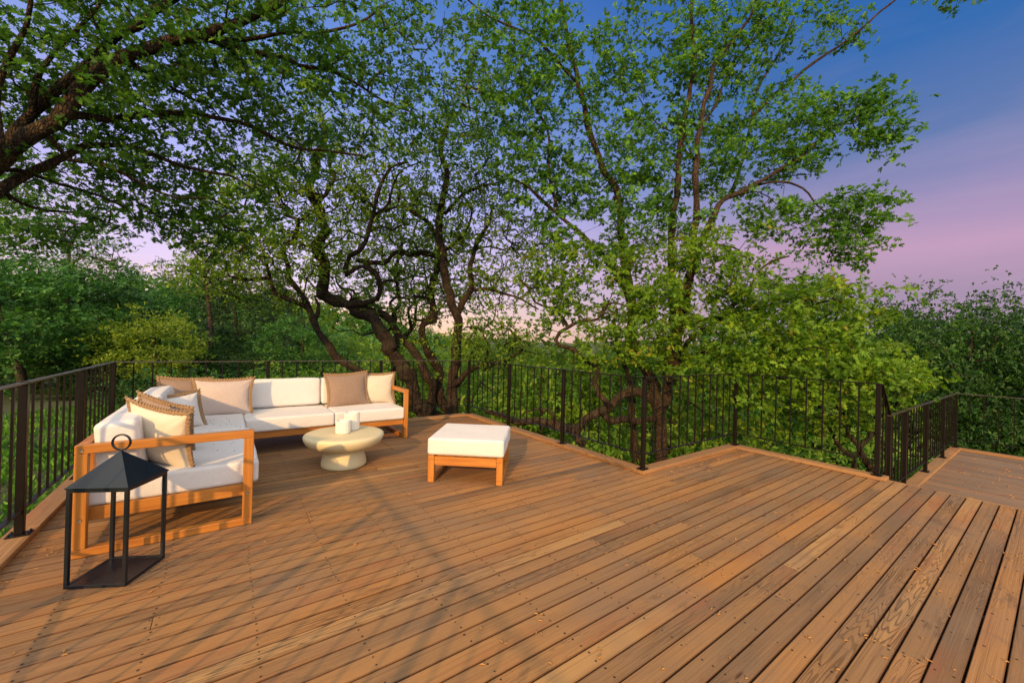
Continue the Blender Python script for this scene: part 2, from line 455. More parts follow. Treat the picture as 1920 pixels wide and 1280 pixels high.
LM_LIGHT = leaf_mat('lime_oak_leaf', [(0.0, (0.068, 0.144, 0.012)), (0.45, (0.130, 0.259, 0.015)), (0.85, (0.216, 0.368, 0.022)), (0.97, (0.336, 0.420, 0.033)), (1.0, (0.27, 0.25, 0.035))], 0.42)
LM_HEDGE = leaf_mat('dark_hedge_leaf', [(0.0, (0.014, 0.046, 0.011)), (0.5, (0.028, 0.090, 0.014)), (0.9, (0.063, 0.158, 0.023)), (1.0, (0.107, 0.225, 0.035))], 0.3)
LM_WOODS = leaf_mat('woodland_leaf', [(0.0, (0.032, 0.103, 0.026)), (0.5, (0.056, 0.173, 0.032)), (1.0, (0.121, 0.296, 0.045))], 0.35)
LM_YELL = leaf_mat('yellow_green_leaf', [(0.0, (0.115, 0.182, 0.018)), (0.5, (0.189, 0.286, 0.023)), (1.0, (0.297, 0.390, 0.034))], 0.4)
LM_BRIGHT = leaf_mat('bright_shrub_leaf', [(0.0, (0.091, 0.202, 0.023)), (0.5, (0.155, 0.337, 0.034)), (1.0, (0.285, 0.405, 0.069))], 0.4)
LM_CONIF = leaf_mat('conifer_needles', [(0.0, (0.028, 0.066, 0.023)), (1.0, (0.074, 0.141, 0.042))], 0.2)

# ================================================================ SETTING
def smooth(a, b, t):
    t = np.clip((t-a)/(b-a), 0, 1); return t*t*(3-2*t)
FH = np.array([sin(YAW), cos(YAW)]); RH = np.array([cos(YAW), -sin(YAW)])
def ground_z(x, y):
    x = np.asarray(x, float); y = np.asarray(y, float)
    f = x*FH[0]+y*FH[1]; r = x*RH[0]+y*RH[1]
    ang = np.arctan2(r, np.maximum(f, 0.5))
    side = smooth(-0.62, 0.05, ang)*smooth(2.0, 6.0, f)
    z = -0.75 - side*(1.9 + 0.22*np.clip(f-5, 0, 40))
    z = z - 0.035*np.clip(f-12, 0, 40)*(1-side)
    dist = np.hypot(f, r)
    z = z + smooth(70, 230, dist)*11.0
    z = z + 0.07*np.sin(x*1.3+0.4)*np.cos(y*1.1) + 0.04*np.sin(x*3.1+y*2.3)
    z = z + smooth(40, 120, dist)*(3.0*np.sin(x*0.035+1)+2.5*np.cos(y*0.045))
    z = np.where((x > -1.3) & (x < 12) & (y < 6.9) & (f < 14), np.minimum(z, -0.9), z)
    return z

def build_ground():
    # radial sheet: fine near the deck, coarse to the horizon
    rr = np.concatenate([np.linspace(0, 30, 76), 30*np.exp(np.linspace(0.03, math.log(900/30.0), 44))])
    na = 144
    P = np.zeros((len(rr), na, 3))
    for i, r in enumerate(rr):
        a = np.arange(na)*2*pi/na
        P[i, :, 0] = r*np.cos(a); P[i, :, 1] = r*np.sin(a)
    P[..., 2] = ground_z(P[..., 0], P[..., 1])
    b = MB(); b.grid(P, closed_v=True)
    m, nt, bs = newmat('leafy_ground'); N = NT(nt)
    oc = N.n('ShaderNodeTexCoord').outputs['Object']
    a = N.noise(oc, 0.9, 6, 0.65); g = N.noise(oc, 22, 4, 0.7)
    c = N.mix(N.ramp(a, [(0.42, 0.0), (0.58, 1.0)]), (0.040, 0.055, 0.016), (0.048, 0.082, 0.018))
    c = N.mix(N.ramp(g, [(0.52, 0.0), (0.62, 0.8)]), c, (0.105, 0.075, 0.045))
    N.l(c, bs.inputs['Base Color']); bs.inputs['Roughness'].default_value = 0.95
    N.bump(g, 0.8, 0.05, bs)
    tag(b.build('ground', m), kind='structure')
build_ground()

# ---- main deck
PITCH_B = 0.10365; BW = 0.0956; BT = 0.028
XL, XR = -1.165, 5.965
def deck():
    rng = random.Random(5)
    b = MB(); sc = MB()
    joists = [XL+0.09 + 0.408*k for k in range(40)]
    y = 0.138 + 0.0041 - PITCH_B*30
    rows = []
    while y < 6.72:
        y1 = y + BW
        rows.append((y, y1)); y += PITCH_B
    for ri, (y0, y1) in enumerate(rows):
        yc = (y0+y1)/2
        xr = XR if yc < 2.80 else 3.87
        cuts = [XL]
        x = XL - rng.uniform(0, 3.2)
        while True:
            x += rng.choice([2.86, 3.67, 4.9, 4.9, 6.1])
            j = min(joists, key=lambda q: abs(q-x))
            if j > xr-0.5: break
            if j > XL+0.5: cuts.append(j)
        cuts.append(xr - (rng.uniform(0, 0.004)))
        for a0, a1 in zip(cuts[:-1], cuts[1:]):
            g = 0.0014
            t = min(1, max(0, rng.gauss(0.53, 0.23)))
            b.box(((a0+a1)/2, yc + rng.uniform(-.0008, .0008), -BT/2 + rng.uniform(-0.0012, 0.0004)), (a1-a0-2*g, BW+rng.uniform(-.0015, .001), BT), bev=0.0025, tone=t, seed=rng.uniform(0, 60))
            for j in joists:
                for e in (0.022, BW-0.022):
                    offs = []
                    if a0+0.02 < j < a1-0.02: offs = [j]
                    elif abs(j-a0) < 0.02: offs = [a0+0.018]
                    elif abs(j-a1) < 0.02: offs = [a1-0.018]
                    for q in offs:
                        if rng.random() < 0.06: continue
                        cx = q+rng.uniform(-.007, .007); cy = y0+e+rng.uniform(-.004, .004); r = rng.uniform(0.0042, 0.0060)
                        n = 8
                        sc.add([(cx+r*cos(2*pi*k/n), cy+r*sin(2*pi*k/n), 0.0008) for k in range(n)], [list(range(n))])
    d = b.build('deck', M_DECK, attr=True); tag(d, kind='structure')
    s = sc.build('screw_holes', M_HOLE, d)
    # joists, rim boards and posts that carry it
    u = MB()
    for j in joists:
        if j < XR-0.05:
            y1 = 2.78 if j > 3.86 else 6.7
            u.box((j, (y1-3.1)/2, -BT-0.094), (0.038, y1+3.1, 0.18), bev=0)
    for (x, y) in ((-1.1, 6.6), (1.3, 6.6), (3.7, 6.6), (3.7, 4.2), (3.7, 2.6), (5.8, 2.6), (5.8, 0.4), (-1.1, 4), (-1.1, 1.4), (1.3, 3), (5.8, -2)):
        u.box((x, y, -2.6), (0.14, 0.14, 4.7), bev=0)
    u.build('joist_frame', M_UNDER, d)
    r = MB()
    r.box((XL-0.021, 1.85, -0.125), (0.04, 9.8, 0.24), seed=1)
    r.box((1.35, 6.765, -0.125), (5.07, 0.04, 0.24), seed=2)
    r.box((3.895, 4.80, -0.125), (0.04, 3.86, 0.24), seed=3)
    r.box((4.94, 2.83, -0.125), (2.05, 0.04, 0.24), seed=4)
    r.box((5.99, -0.13, -0.125), (0.04, 5.85, 0.24), seed=5)
    r.build('rim_board', M_CURB, d, attr=True)
deck()
LZ = -0.38
def lower_deck():
    rng = random.Random(9)
    b = MB()
    x = 6.62
    while x < 11.25:
        cuts = [-3.2]
        yy = -3.2
        while yy < 0.6:
            yy += rng.choice([1.6, 2.4, 3.3]); cuts.append(min(yy, 1.24))
        if cuts[-1] < 1.24: cuts.append(1.24)
        for a0, a1 in zip(cuts[:-1], cuts[1:]):
            if a1-a0 < 0.05: continue
            b.box((x+BW/2, (a0+a1)/2, LZ-BT/2+rng.uniform(-.0015, .0005)), (BW, a1-a0-0.003, BT), bev=0.0025, tone=min(1, max(0, rng.gauss(.5, .25))), seed=rng.uniform(0, 60))
        x += PITCH_B
    d = b.build('lower_deck', M_DECK2, attr=True); tag(d, kind='structure')
    s = MB()
    for i, xx in enumerate((6.02+BW/2, 6.02+PITCH_B+BW/2, 6.02+2*PITCH_B+BW/2)):
        s.box((xx, -1.0, LZ/2-BT/2), (BW, 4.2, BT), tone=0.4+0.1*i, seed=i*3.3)
    s.box((6.345, -1.0, -0.30), (0.03, 4.2, 0.17), tone=0.5, seed=8)
    s.build('step_tread', M_DECK2, d, attr=True)
    u = MB()
    for k in range(8): u.box((8.95, 1.15-0.6*k, LZ-BT-0.09), (4.6, 0.038, 0.17), bev=0)
    for (x_, y_) in ((6.7, 1.1), (11.1, 1.1), (9, 1.1), (11.1, -1.5)): u.box((x_, y_, -2.8), (0.14, 0.14, 4.6), bev=0)
    u.box((8.95, 1.262, LZ-0.12), (4.7, 0.04, 0.23), bev=0); u.box((11.29, -1, LZ-0.12), (0.04, 4.56, 0.23), bev=0)
    u.build('joist_frame', M_UNDER, d)
lower_deck()

# ---- curb boards, one per straight run
CT = 0.042
def curb(x0, y0, x1, y1, label, z=0.0, seed=0):
    b = MB()
    L = max(x1-x0, y1-y0); along_x = (x1-x0) > (y1-y0)
    n = max(1, int(round(L/2.6))); rng = random.Random(seed)
    for k in range(n):
        a, c = k/n, (k+1)/n
        if along_x: cx = x0+(x1-x0)*(a+c)/2; cy = (y0+y1)/2; sz = ((x1-x0)/n-0.002, y1-y0, CT-0.002)
        else: cx = (x0+x1)/2; cy = y0+(y1-y0)*(a+c)/2; sz = (x1-x0, (y1-y0)/n-0.002, CT-0.002)
        b.box((cx, cy, z+0.001+CT/2), sz, bev=0.004, tone=rng.uniform(0.1, 1), seed=seed+k*2.2)
    o = b.build('curb_board', M_CURB, attr=True)
    tag(o, label, 'curb board')
curb(-1.168, -3, -1.027, 6.594, 'pale wooden curb board along the left edge of the deck beside the sofa', seed=1)
curb(-1.168, 6.596, 3.878, 6.738, 'wooden curb board on the far deck edge behind the long side of the sofa', seed=2)
curb(3.737, 2.814, 3.878, 6.594, 'long wooden curb board behind the ottoman, from the far corner to the inner corner', seed=3)
curb(3.737, 2.671, 5.846, 2.812, 'short wooden curb board running right from the inner corner of the zigzag edge', seed=4)
curb(5.848, 1.12, 5.988, 2.812, 'wooden curb board that ends at the right beside the gap to the lower deck', seed=5)
curb(6.62, 1.115, 11.13, 1.255, 'weathered curb board on the left edge of the lower deck', LZ, 6)
curb(11.132, -3.1, 11.272, 1.255, 'weathered curb board on the far edge of the lower deck at right', LZ, 7)

# ---- railings
def rail_run(label, origin_, posts, spans, z0=0.0, htop=1.06, hbot=0.205, cap=None):
    root = empty('railing', origin_)
    tag(root, label, 'railing')
    for p in posts:
        pb = MB(); pb.box((p[0], p[1], z0+(CT+0.008+htop-0.012)/2), (0.043, 0.043, htop-0.012-CT-0.008), bev=0.003)
        po = pb.build('post', M_RAIL, root)
        if len(p) > 2 and p[2] == 0: continue
        q = MB(); q.box((p[0], p[1], z0+CT+0.0055), (0.115, 0.085, 0.007), bev=0.002)
        for sx in (-1, 1):
            for sy in (-1, 1):
                q.lathe([(0.0001, 0.012), (0.006, 0.012), (0.007, 0.0)], (p[0]+sx*0.043, p[1]+sy*0.029, z0+CT+0.009), 6)
        q.build('base_plate', M_RAIL, po)
    for (ax, ay, bx, by, n) in spans:
        L = hypot(bx-ax, by-ay); ang = math.atan2(by-ay, bx-ax); R = rot3(0, 0, ang)
        cx, cy = (ax+bx)/2, (ay+by)/2
        t = MB(); t.box((cx, cy, z0+htop-0.006), (L+0.043, 0.043, 0.0115), R, bev=0.002); t.build('top_rail', cap or M_RAIL, root)
        t = MB(); t.box((cx, cy, z0+hbot), (L-0.043, 0.030, 0.011), R, bev=0.002); t.build('bottom_rail', M_RAIL, root)
        for k in range(n):
            u = (k+1)/(n+1)
            t = MB(); t.box((ax+(bx-ax)*u, ay+(by-ay)*u, z0+(hbot+0.0055+htop-0.012)/2), (0.0140, 0.0140, htop-0.012-hbot-0.0055), R, bev=0.0015)
            t.build('baluster', M_RAIL, root)
    return root
PX_L, PY_F, PX_C, PY_A, PX_B = -1.085, 6.652, 3.792, 2.727, 5.902
ly = [6.652, 5.37, 4.05, 2.73, 1.41, 0.09, -1.23, -2.55]
rail_run('bronze metal railing along the left edge of the deck beside the lantern', (PX_L, 2, 0), [(PX_L, y) for y in ly],
         [(PX_L, b_+0.0, PX_L, a_, 7) for a_, b_ in zip(ly[:-1], ly[1:])], cap=M_TOPRAIL)
xs = [PX_L, 0.50, 2.11, PX_C]
rail_run('metal railing on the far deck edge behind the long side of the sofa', (1.3, PY_F, 0), [(x, PY_F) for x in xs[1:]],
         [(a_, PY_F, b_, PY_F, 8) for a_, b_ in zip(xs[:-1], xs[1:])], cap=M_TOPRAIL)
ys = [PY_F, 5.32, 4.03, PY_A]
rail_run('dark metal railing behind the ottoman, running from the far corner to the inner corner post', (PX_C, 4.7, 0), [(PX_C, y) for y in ys[1:]],
         [(PX_C, b_, PX_C, a_, 7) for a_, b_ in zip(ys[:-1], ys[1:])])
rail_run('short dark metal railing right of the inner corner, in front of the forked trunk', (4.8, PY_A, 0), [(PX_B, PY_A)], [(PX_C, PY_A, PX_B, PY_A, 11)])
r5 = rail_run('dark metal railing panel with eight balusters ending at the gap to the lower deck', (PX_B, 2, 0), [(PX_B, 1.205)], [(PX_B, 1.205, PX_B, PY_A, 8)])
LYR = 1.19
xs = [6.30, 7.10, 8.44, 9.86, 11.2]
r6 = rail_run('black metal railing sloping down from the upper deck along the lower deck', (8.5, LYR, LZ), [(6.30, LYR, 0)]+[(x, LYR) for x in xs[1:]],
         [(a_, LYR, b_, LYR, n_) for (a_, b_), n_ in zip(zip(xs[:-1], xs[1:]), (4, 7, 7, 7))], z0=LZ, cap=M_TOPRAIL)
# sloping handrail from the last upper post down to the lower rail
sl = MB()
L_ = hypot(6.30-5.92, 0.38); sl.box(((6.30+5.92)/2, LYR, 1.054-0.19), (L_, 0.043, 0.0115), rot3(0, math.atan2(0.38, 0.38), 0), bev=0.002)
sl.build('sloping_rail', M_RAIL, r6)
for xx in (6.03, 6.17):
    t = MB(); zt = 1.045-(xx-5.92); t.box((xx, LYR, (zt+LZ+0.2)/2), (0.0140, 0.0140, zt-LZ-0.2), bev=0.0015); t.build('baluster', M_RAIL, r6)
yl = [LYR, -0.35, -1.9, -3.1]
rail_run('black metal railing on the far side of the lower deck at the right edge', (11.2, -1, LZ), [(11.2, y) for y in yl[1:]],
         [(11.2, b_, 11.2, a_, 8) for a_, b_ in zip(yl[:-1], yl[1:])], z0=LZ, cap=M_TOPRAIL)

# ================================================================ FURNITURE
def rounded(c, size, r=0.045, puff=0.012, R=None, seed=0, nrm=10, crease=0.004, taper=0.0):
    """a soft box cushion"""
    h = np.array(size)/2.0
    rng = np.random.RandomState(seed)
    def axis(hh):
        e = np.linspace(0, r, 6)
        return np.concatenate([-hh+e, np.linspace(-hh+r, hh-r, nrm+2)[1:-1], hh-r+e])
    ax = [axis(x) for x in h]
    b = MB()
    ph = rng.uniform(0, 6.28, 6)
    for a in range(3):
        o = [k for k in range(3) if k != a]
        U, V = np.meshgrid(ax[o[0]], ax[o[1]], indexing='ij')
        for s in (-1, 1):
            Q = np.zeros(U.shape+(3,)); Q[..., o[0]] = U; Q[..., o[1]] = V; Q[..., a] = s*h[a]
            C = np.clip(Q, -(h-r), h-r); D = Q-C
            n = np.linalg.norm(D, axis=-1, keepdims=True); P = C + D/np.maximum(n, 1e-9)*r
            k = puff*(1-(U/h[o[0]])**2)*(1-(V/h[o[1]])**2)
            P[..., a] += s*k
            w = crease*(np.sin(P[..., 0]*9+ph[0])*np.sin(P[..., 1]*11+ph[1])+np.sin(P[..., 1]*17+P[..., 0]*7+ph[2])*0.5)*np.clip(k/puff*2, 0, 1)
            P[..., a] += s*w
            if taper: P[..., 1] *= (1 - taper*(P[..., 2]/h[2]+1)/2)
            Pw = P @ (R.T if R is not None else np.eye(3)) + np.array(c)
            flip = (s < 0) != (a == 1)
            b.grid(Pw, flip=flip)
    return b

def pillow(label, c, w, hgt, yaw, tilt, mat, fringe_mat, thick=0.085, seed=0, roll=0.0, fr=0.030, fmat_gold=False):
    """scatter cushion standing on an edge; face normal points to -Y before yaw; c = bottom centre"""
    rng = np.random.RandomState(seed)
    root = empty('throw_pillow', c); tag(root, label, 'pillow', None)
    R = rot3(0, 0, yaw) @ rot3(-tilt, 0, 0) @ rot3(0, roll, 0)
    n = 26
    u = np.sin(np.linspace(-1, 1, n)*pi/2)
    U, V = np.meshgrid(u, u, indexing='ij')
    def outline(U, V, e=0.0):
        pin = 1 - 0.055*(1-V**2)*(np.abs(U)**3) ; pin2 = 1-0.055*(1-U**2)*(np.abs(V)**3)
        ear = 1 + 0.09*(U*U*V*V)**2
        X = U*(w/2)*pin*ear; Z = V*(hgt/2)*pin2*ear
        return X, Z
    X, Z = outline(U, V)
    T = thick*np.power(np.clip((1-U**2), 0, 1), 0.55)*np.power(np.clip((1-V**2), 0, 1), 0.55)
    ph = rng.uniform(0, 6, 4)
    wr = 0.006*np.sin(U*4+ph[0]+V*3)*np.sin(V*6+ph[1]) * np.clip(T/thick, 0, 1)
    # creases that run in from the corners
    wr += 0.006*np.sin((np.abs(U)-np.abs(V))*16+ph[2])*np.clip(np.abs(U*V)*1.6-0.25, 0, 1)*np.clip(T/thick*3, 0, 1)
    b = MB()
    up = np.array([0, 0, hgt/2*0.98])
    for s in (-1, 1):
        P = np.stack([X, s*(T+wr), Z], -1) + up
        P = P @ R.T + np.array(c)
        b.grid(P, flip=(s > 0))
    b.build('cover', mat, root)
    # fringe: a corded edge with looped tufts
    t = np.linspace(-1, 1, 61)[:-1]
    loop = [(x, -1) for x in t]+[(1, x) for x in t]+[(-x, 1) for x in t]+[(-1, -x) for x in t]
    pts = []; outn = []
    for (a, d) in loop:
        x, z = outline(np.array(a), np.array(d)); pts.append((float(x), 0, float(z)))
        nx = a**7; nz_ = d**7; L = hypot(nx, nz_)+1e-6; outn.append((nx/L, 0, nz_/L))
    pts = np.array(pts); outn = np.array(outn)
    fb = MB()
    m = len(pts)
    ring = np.zeros((m, 8, 3))
    for i in range(m):
        lob = 0.72 + 0.28*abs(sin(i*pi/2.0+0.3))
        for k in range(8):
            a = 2*pi*k/8
            ring[i, k] = pts[i]*1.0 + outn[i]*(fr*(0.35+0.65*cos(a)*lob)) + np.array([0, sin(a)*0.008*(0.7+0.6*lob) + 0.002*sin(i*1.7), 0])
    ring += rng.uniform(-0.0015, 0.0015, ring.shape)
    fb.grid((ring+up) @ R.T + np.array(c), closed_u=True, closed_v=True)
    # tufts
    for i in range(0, m, 3):
        p = pts[i] + outn[i]*fr*0.75
        tn = np.array([outn[i][2], 0, -outn[i][0]])
        q = []
        for (a, d, e) in ((-.5, -.35, 0.006), (.5, -.35, 0.006), (.62, 1.0, 0.004), (-.62, 1.0, 0.004)):
            q.append(p + tn*a*0.014 + outn[i]*d*0.014 + np.array([0, -e-0.003, 0]))
        q2 = [x + np.array([0, 2*(0.006), 0]) for x in q]
        Q = (np.array(q+q2)+up) @ R.T + np.array(c)
        fb.add(Q, [[0, 1, 2, 3], [7, 6, 5, 4], [0, 4, 5, 1], [1, 5, 6, 2], [2, 6, 7, 3], [3, 7, 4, 0]])
    fb.build('fringe', fringe_mat, root)
    return root

def disc_bolt(b, c, nrm, r=0.011):
    n = 12; nrm = np.array(nrm, float)
    u = np.cross(nrm, [0, 0, 1.0]); u /= np.linalg.norm(u); w = np.cross(nrm, u)
    P = np.zeros((3, n, 3))
    for i, (rr, hh) in enumerate(((r, 0.0), (r*0.9, 0.004), (r*0.45, 0.003))):
        for j in range(n):
            a = 2*pi*j/n; P[i, j] = np.array(c) + nrm*hh + (u*cos(a)+w*sin(a))*rr
    b.grid(P, closed_v=True, smooth=False)
    b.add(P[2], [list(range(n))])

def sofa():
    root = empty('sectional_sofa', (0.2, 5.6, 0.0))
    tag(root, 'L shaped teak outdoor sofa with white seat and back cushions', 'sofa')
    W = M_TEAK
    def arm(axis, p, a0, a1, side):
        """closed rectangular sled frame. axis 'x': lies in the X-Z plane at y=p; 'y': in the Y-Z plane at x=p"""
        b = MB(); t = 0.055; w1 = 0.062; top = 0.70
        def bx(c1, c2, s1, s2, sd):
            if axis == 'x': b.box((c1, p, c2), (s1, t, s2), bev=0.004, seed=sd)
            else: b.box((p, c1, c2), (t, s1, s2), bev=0.004, seed=sd)
        bx((a0+a1)/2, top-0.028, a1-a0, 0.056, 1.0)
        bx((a0+a1)/2, 0.026, a1-a0, 0.052, 2.0)
        bx(a0+w1/2, (0.052+top-0.056)/2, w1, top-0.108, 3.0)
        bx(a1-w1/2, (0.052+top-0.056)/2, w1, top-0.108, 4.0)
        o = b.build('arm_frame', W, root, attr=True)
        q = MB()
        nn = (0, side, 0) if axis == 'x' else (side, 0, 0)
        for (u, z) in ((a0+w1/2, top-0.03), (a0+w1/2, 0.235), (a1-w1/2, 0.235)):
            c = (u, p+side*t/2, z) if axis == 'x' else (p+side*t/2, u, z)
            disc_bolt(q, c, nn)
        q.build('bolt', M_STEEL, o)
    arm('x', 3.578, -0.742, 0.190, -1)
    arm('y', 2.128, 5.512, 6.49, 1)
    f = MB()
    zr = 0.245; hr = 0.085
    f.box((0.165-0.02, 4.57, zr), (0.04, 1.92, hr), bev=0.003)           # front rail, short wing
    f.box((-0.715, 5.04, zr), (0.04, 2.86, hr), bev=0.003)
    f.box((-0.28, 3.635, zr), (0.83, 0.04, hr), bev=0.003)               # end rail behind the arm
    f.box((1.135, 5.56, zr), (1.925, 0.04, hr), bev=0.003)               # front rail, long wing
    f.box((0.69, 6.465, zr), (2.80, 0.04, hr), bev=0.003)
    for k in range(12): f.box((-0.285, 3.75+k*0.23, 0.262), (0.81, 0.06, 0.018), bev=0.002)
    for k in range(9): f.box((0.30+k*0.215, 6.01, 0.262), (0.06, 0.86, 0.018), bev=0.002)
    for (x, y) in ((0.145, 5.60), (-0.70, 6.42)): f.box((x, y, 0.10), (0.06, 0.06, 0.20), bev=0.003)
    f.build('seat_frame', W, root, attr=True)
    g = MB()
    g.box((-0.715, 5.05, 0.672), (0.05, 2.86, 0.055), bev=0.004); g.box((0.68, 6.465, 0.672), (2.79, 0.05, 0.055), bev=0.004)
    for k in range(10): g.box((-0.715, 3.85+k*0.27, 0.465), (0.022, 0.06, 0.355), bev=0.002)
    for k in range(10): g.box((-0.55+k*0.27, 6.465, 0.465), (0.06, 0.022, 0.355), bev=0.002)
    g.box((-0.715, 6.465, 0.35), (0.055, 0.055, 0.70), bev=0.004)
    g.build('back_frame', W, root, attr=True)
    SC_ = [((-0.235, 4.30, 0.37), (0.93, 1.36, 0.165)), ((-0.255, 5.68, 0.37), (0.90, 1.38, 0.165)),
           ((0.685, 5.95, 0.365), (0.965, 0.90, 0.165)), ((1.635, 5.95, 0.365), (0.925, 0.90, 0.165))]
    for i, (c, s) in enumerate(SC_):
        rounded(c, s, 0.026, 0.005, seed=i, crease=0.0015).build('seat_cushion', M_CANVAS, root)
    lean = 0.09
    BC = [((-0.56, 4.27, 0.635), (1.28, 0.215, 0.37), pi/2), ((-0.56, 5.42, 0.635), (0.98, 0.215, 0.37), pi/2),
          ((-0.03, 6.315, 0.640), (0.86, 0.20, 0.37), 0), ((0.665, 6.30, 0.645), (0.90, 0.215, 0.37), 0), ((1.59, 6.30, 0.645), (0.92, 0.215, 0.37), 0)]
    for i, (c, s, rz) in enumerate(BC):
        if i == 2: s = (0.45, 0.20, 0.37); c = (-0.02, 6.315, 0.640)
        R = rot3(0, 0, rz) @ rot3(-lean, 0, 0)
        rounded(c, s, 0.034, 0.010, R=R, seed=10+i, crease=0.003).build('back_cushion', M_CANVAS, root)
sofa()
PIL = [
 ('cream pillow with gold fringe leaning nearest the lantern end of the sofa', (-0.345, 3.87, 0.450), 0.50, 0.43, radians(-50), -0.22, M_LINEN_W, 1),
 ('brown fringed pillow mostly hidden behind the front cream pillow', (-0.36, 4.36, 0.450), 0.46, 0.42, radians(-48), -0.26, M_LINEN_B, 2),
 ('small white pillow with brown fringe in the middle of the left wing', (-0.34, 5.20, 0.450), 0.38, 0.34, radians(30), 0.24, M_CANVAS, 3),
 ('brown pillow tucked into the back corner of the sofa', (-0.40, 6.04, 0.450), 0.44, 0.43, radians(4), 0.22, M_LINEN_B, 4),
 ('pale taupe fringed pillow facing forward beside the corner', (-0.01, 5.93, 0.450), 0.54, 0.42, radians(-3), 0.26, M_LINEN_T, 5),
 ('brown fringed pillow near the right arm of the sofa', (1.46, 6.00, 0.450), 0.52, 0.45, radians(2), 0.24, M_LINEN_B, 6),
 ('cream pillow between the brown pillow and the right arm', (1.87, 6.07, 0.450), 0.48, 0.43, radians(-7), 0.20, M_LINEN_W, 7)]
for (lb, c, w, h_, yw, tl, mt, sd) in PIL:
    o = pillow(lb, c, w, h_, yw, tl, mt, M_FRINGE, seed=sd, roll={1: 0.13, 2: 0.20, 3: -0.08, 4: 0.06, 6: -0.05}.get(sd, 0.0))
    o['group'] = 'throw pillows on the sofa'

def ottoman():
    a = radians(-40.1)
    c0 = np.array([2.187, 3.735])
    root = empty('ottoman', (c0[0], c0[1], 0), 0)
    tag(root, 'square teak ottoman with a thick white cushion', 'ottoman')
    Rz = rot3(0, 0, a)
    def bx(b, c, s, sd=0, bev=0.004): 
        p = Rz @ np.array([c[0], c[1], 0]); b.box((p[0]+c0[0], p[1]+c0[1], c[2]), s, Rz, bev=bev, seed=sd)
    for s in (-1, 1):
        b = MB(); x = s*0.343
        bx(b, (x, 0, 0.245), (0.062, 0.746, 0.05), 1); bx(b, (x, 0, 0.022), (0.062, 0.746, 0.044), 2)
        for t in (-1, 1): bx(b, (x, t*0.343, 0.132), (0.062, 0.060, 0.175), 3+t)
        b.build('leg_frame', M_TEAK, root, attr=True)
    b = MB()
    for t in (-1, 1): bx(b, (0, t*0.350, 0.215), (0.622, 0.036, 0.088), 7+t)
    for k in range(6): bx(b, (-0.26+k*0.104, 0, 0.258), (0.07, 0.66, 0.018), k)
    b.build('seat_frame', M_TEAK, root, attr=True)
    rounded((c0[0], c0[1], 0.357), (0.765, 0.765, 0.168), 0.026, 0.006, R=Rz, seed=31).build('cushion', M_CANVAS, root)
ottoman()

def table():
    c = (1.10, 4.68)
    root = empty('coffee_table', (c[0], c[1], 0)); tag(root, 'round pale concrete coffee table on a mushroom shaped pedestal', 'table')
    t = MB()
    prof = [(0.0002, 0.36), (0.2, 0.36), (0.37, 0.36), (0.398, 0.357), (0.412, 0.348), (0.418, 0.332), (0.412, 0.305), (0.392, 0.268), (0.355, 0.235), (0.30, 0.212), (0.24, 0.200), (0.19, 0.196), (0.05, 0.196)]
    t.lathe(prof, (c[0], c[1], 0), 72); t.build('tabletop', M_STONE, root)
    t = MB()
    prof = [(0.10, 0.1955), (0.178, 0.1955), (0.192, 0.185), (0.203, 0.165), (0.215, 0.13), (0.227, 0.085), (0.234, 0.045), (0.234, 0.02), (0.226, 0.002), (0.05, 0.002)]
    t.lathe(prof, (c[0], c[1], 0), 64); t.build('pedestal', M_STONE, root)
table()
def vase(label, x, y, r, h):
    o = MB()
    prof = [(0.001, 0.001), (r*0.9, 0.001), (r*0.97, 0.006, 0.6), (r, 0.016, 1), (r, h*0.5, 1), (r, h-0.02, 1), (r*0.975, h-0.008, 0.5), (r*0.93, h, 0), (r*0.84, h+0.001, 0), (r*0.80, h-0.008, 0), (r*0.78, h*0.4, 0), (r*0.5, 0.02), (0.001, 0.02)]
    o.lathe(prof[::-1], (x, y, 0.361), 144, rib=(26, 0.075))
    ob = o.build('ribbed_candle_holder', M_CERAM); tag(ob, label, 'candle holder', 'ribbed candle holders on the coffee table')
vase('shorter ribbed white candle holder standing in front on the round table', 1.075, 4.655, 0.078, 0.14)
vase('taller ribbed white candle holder standing behind the short one', 1.205, 4.805, 0.084, 0.196)

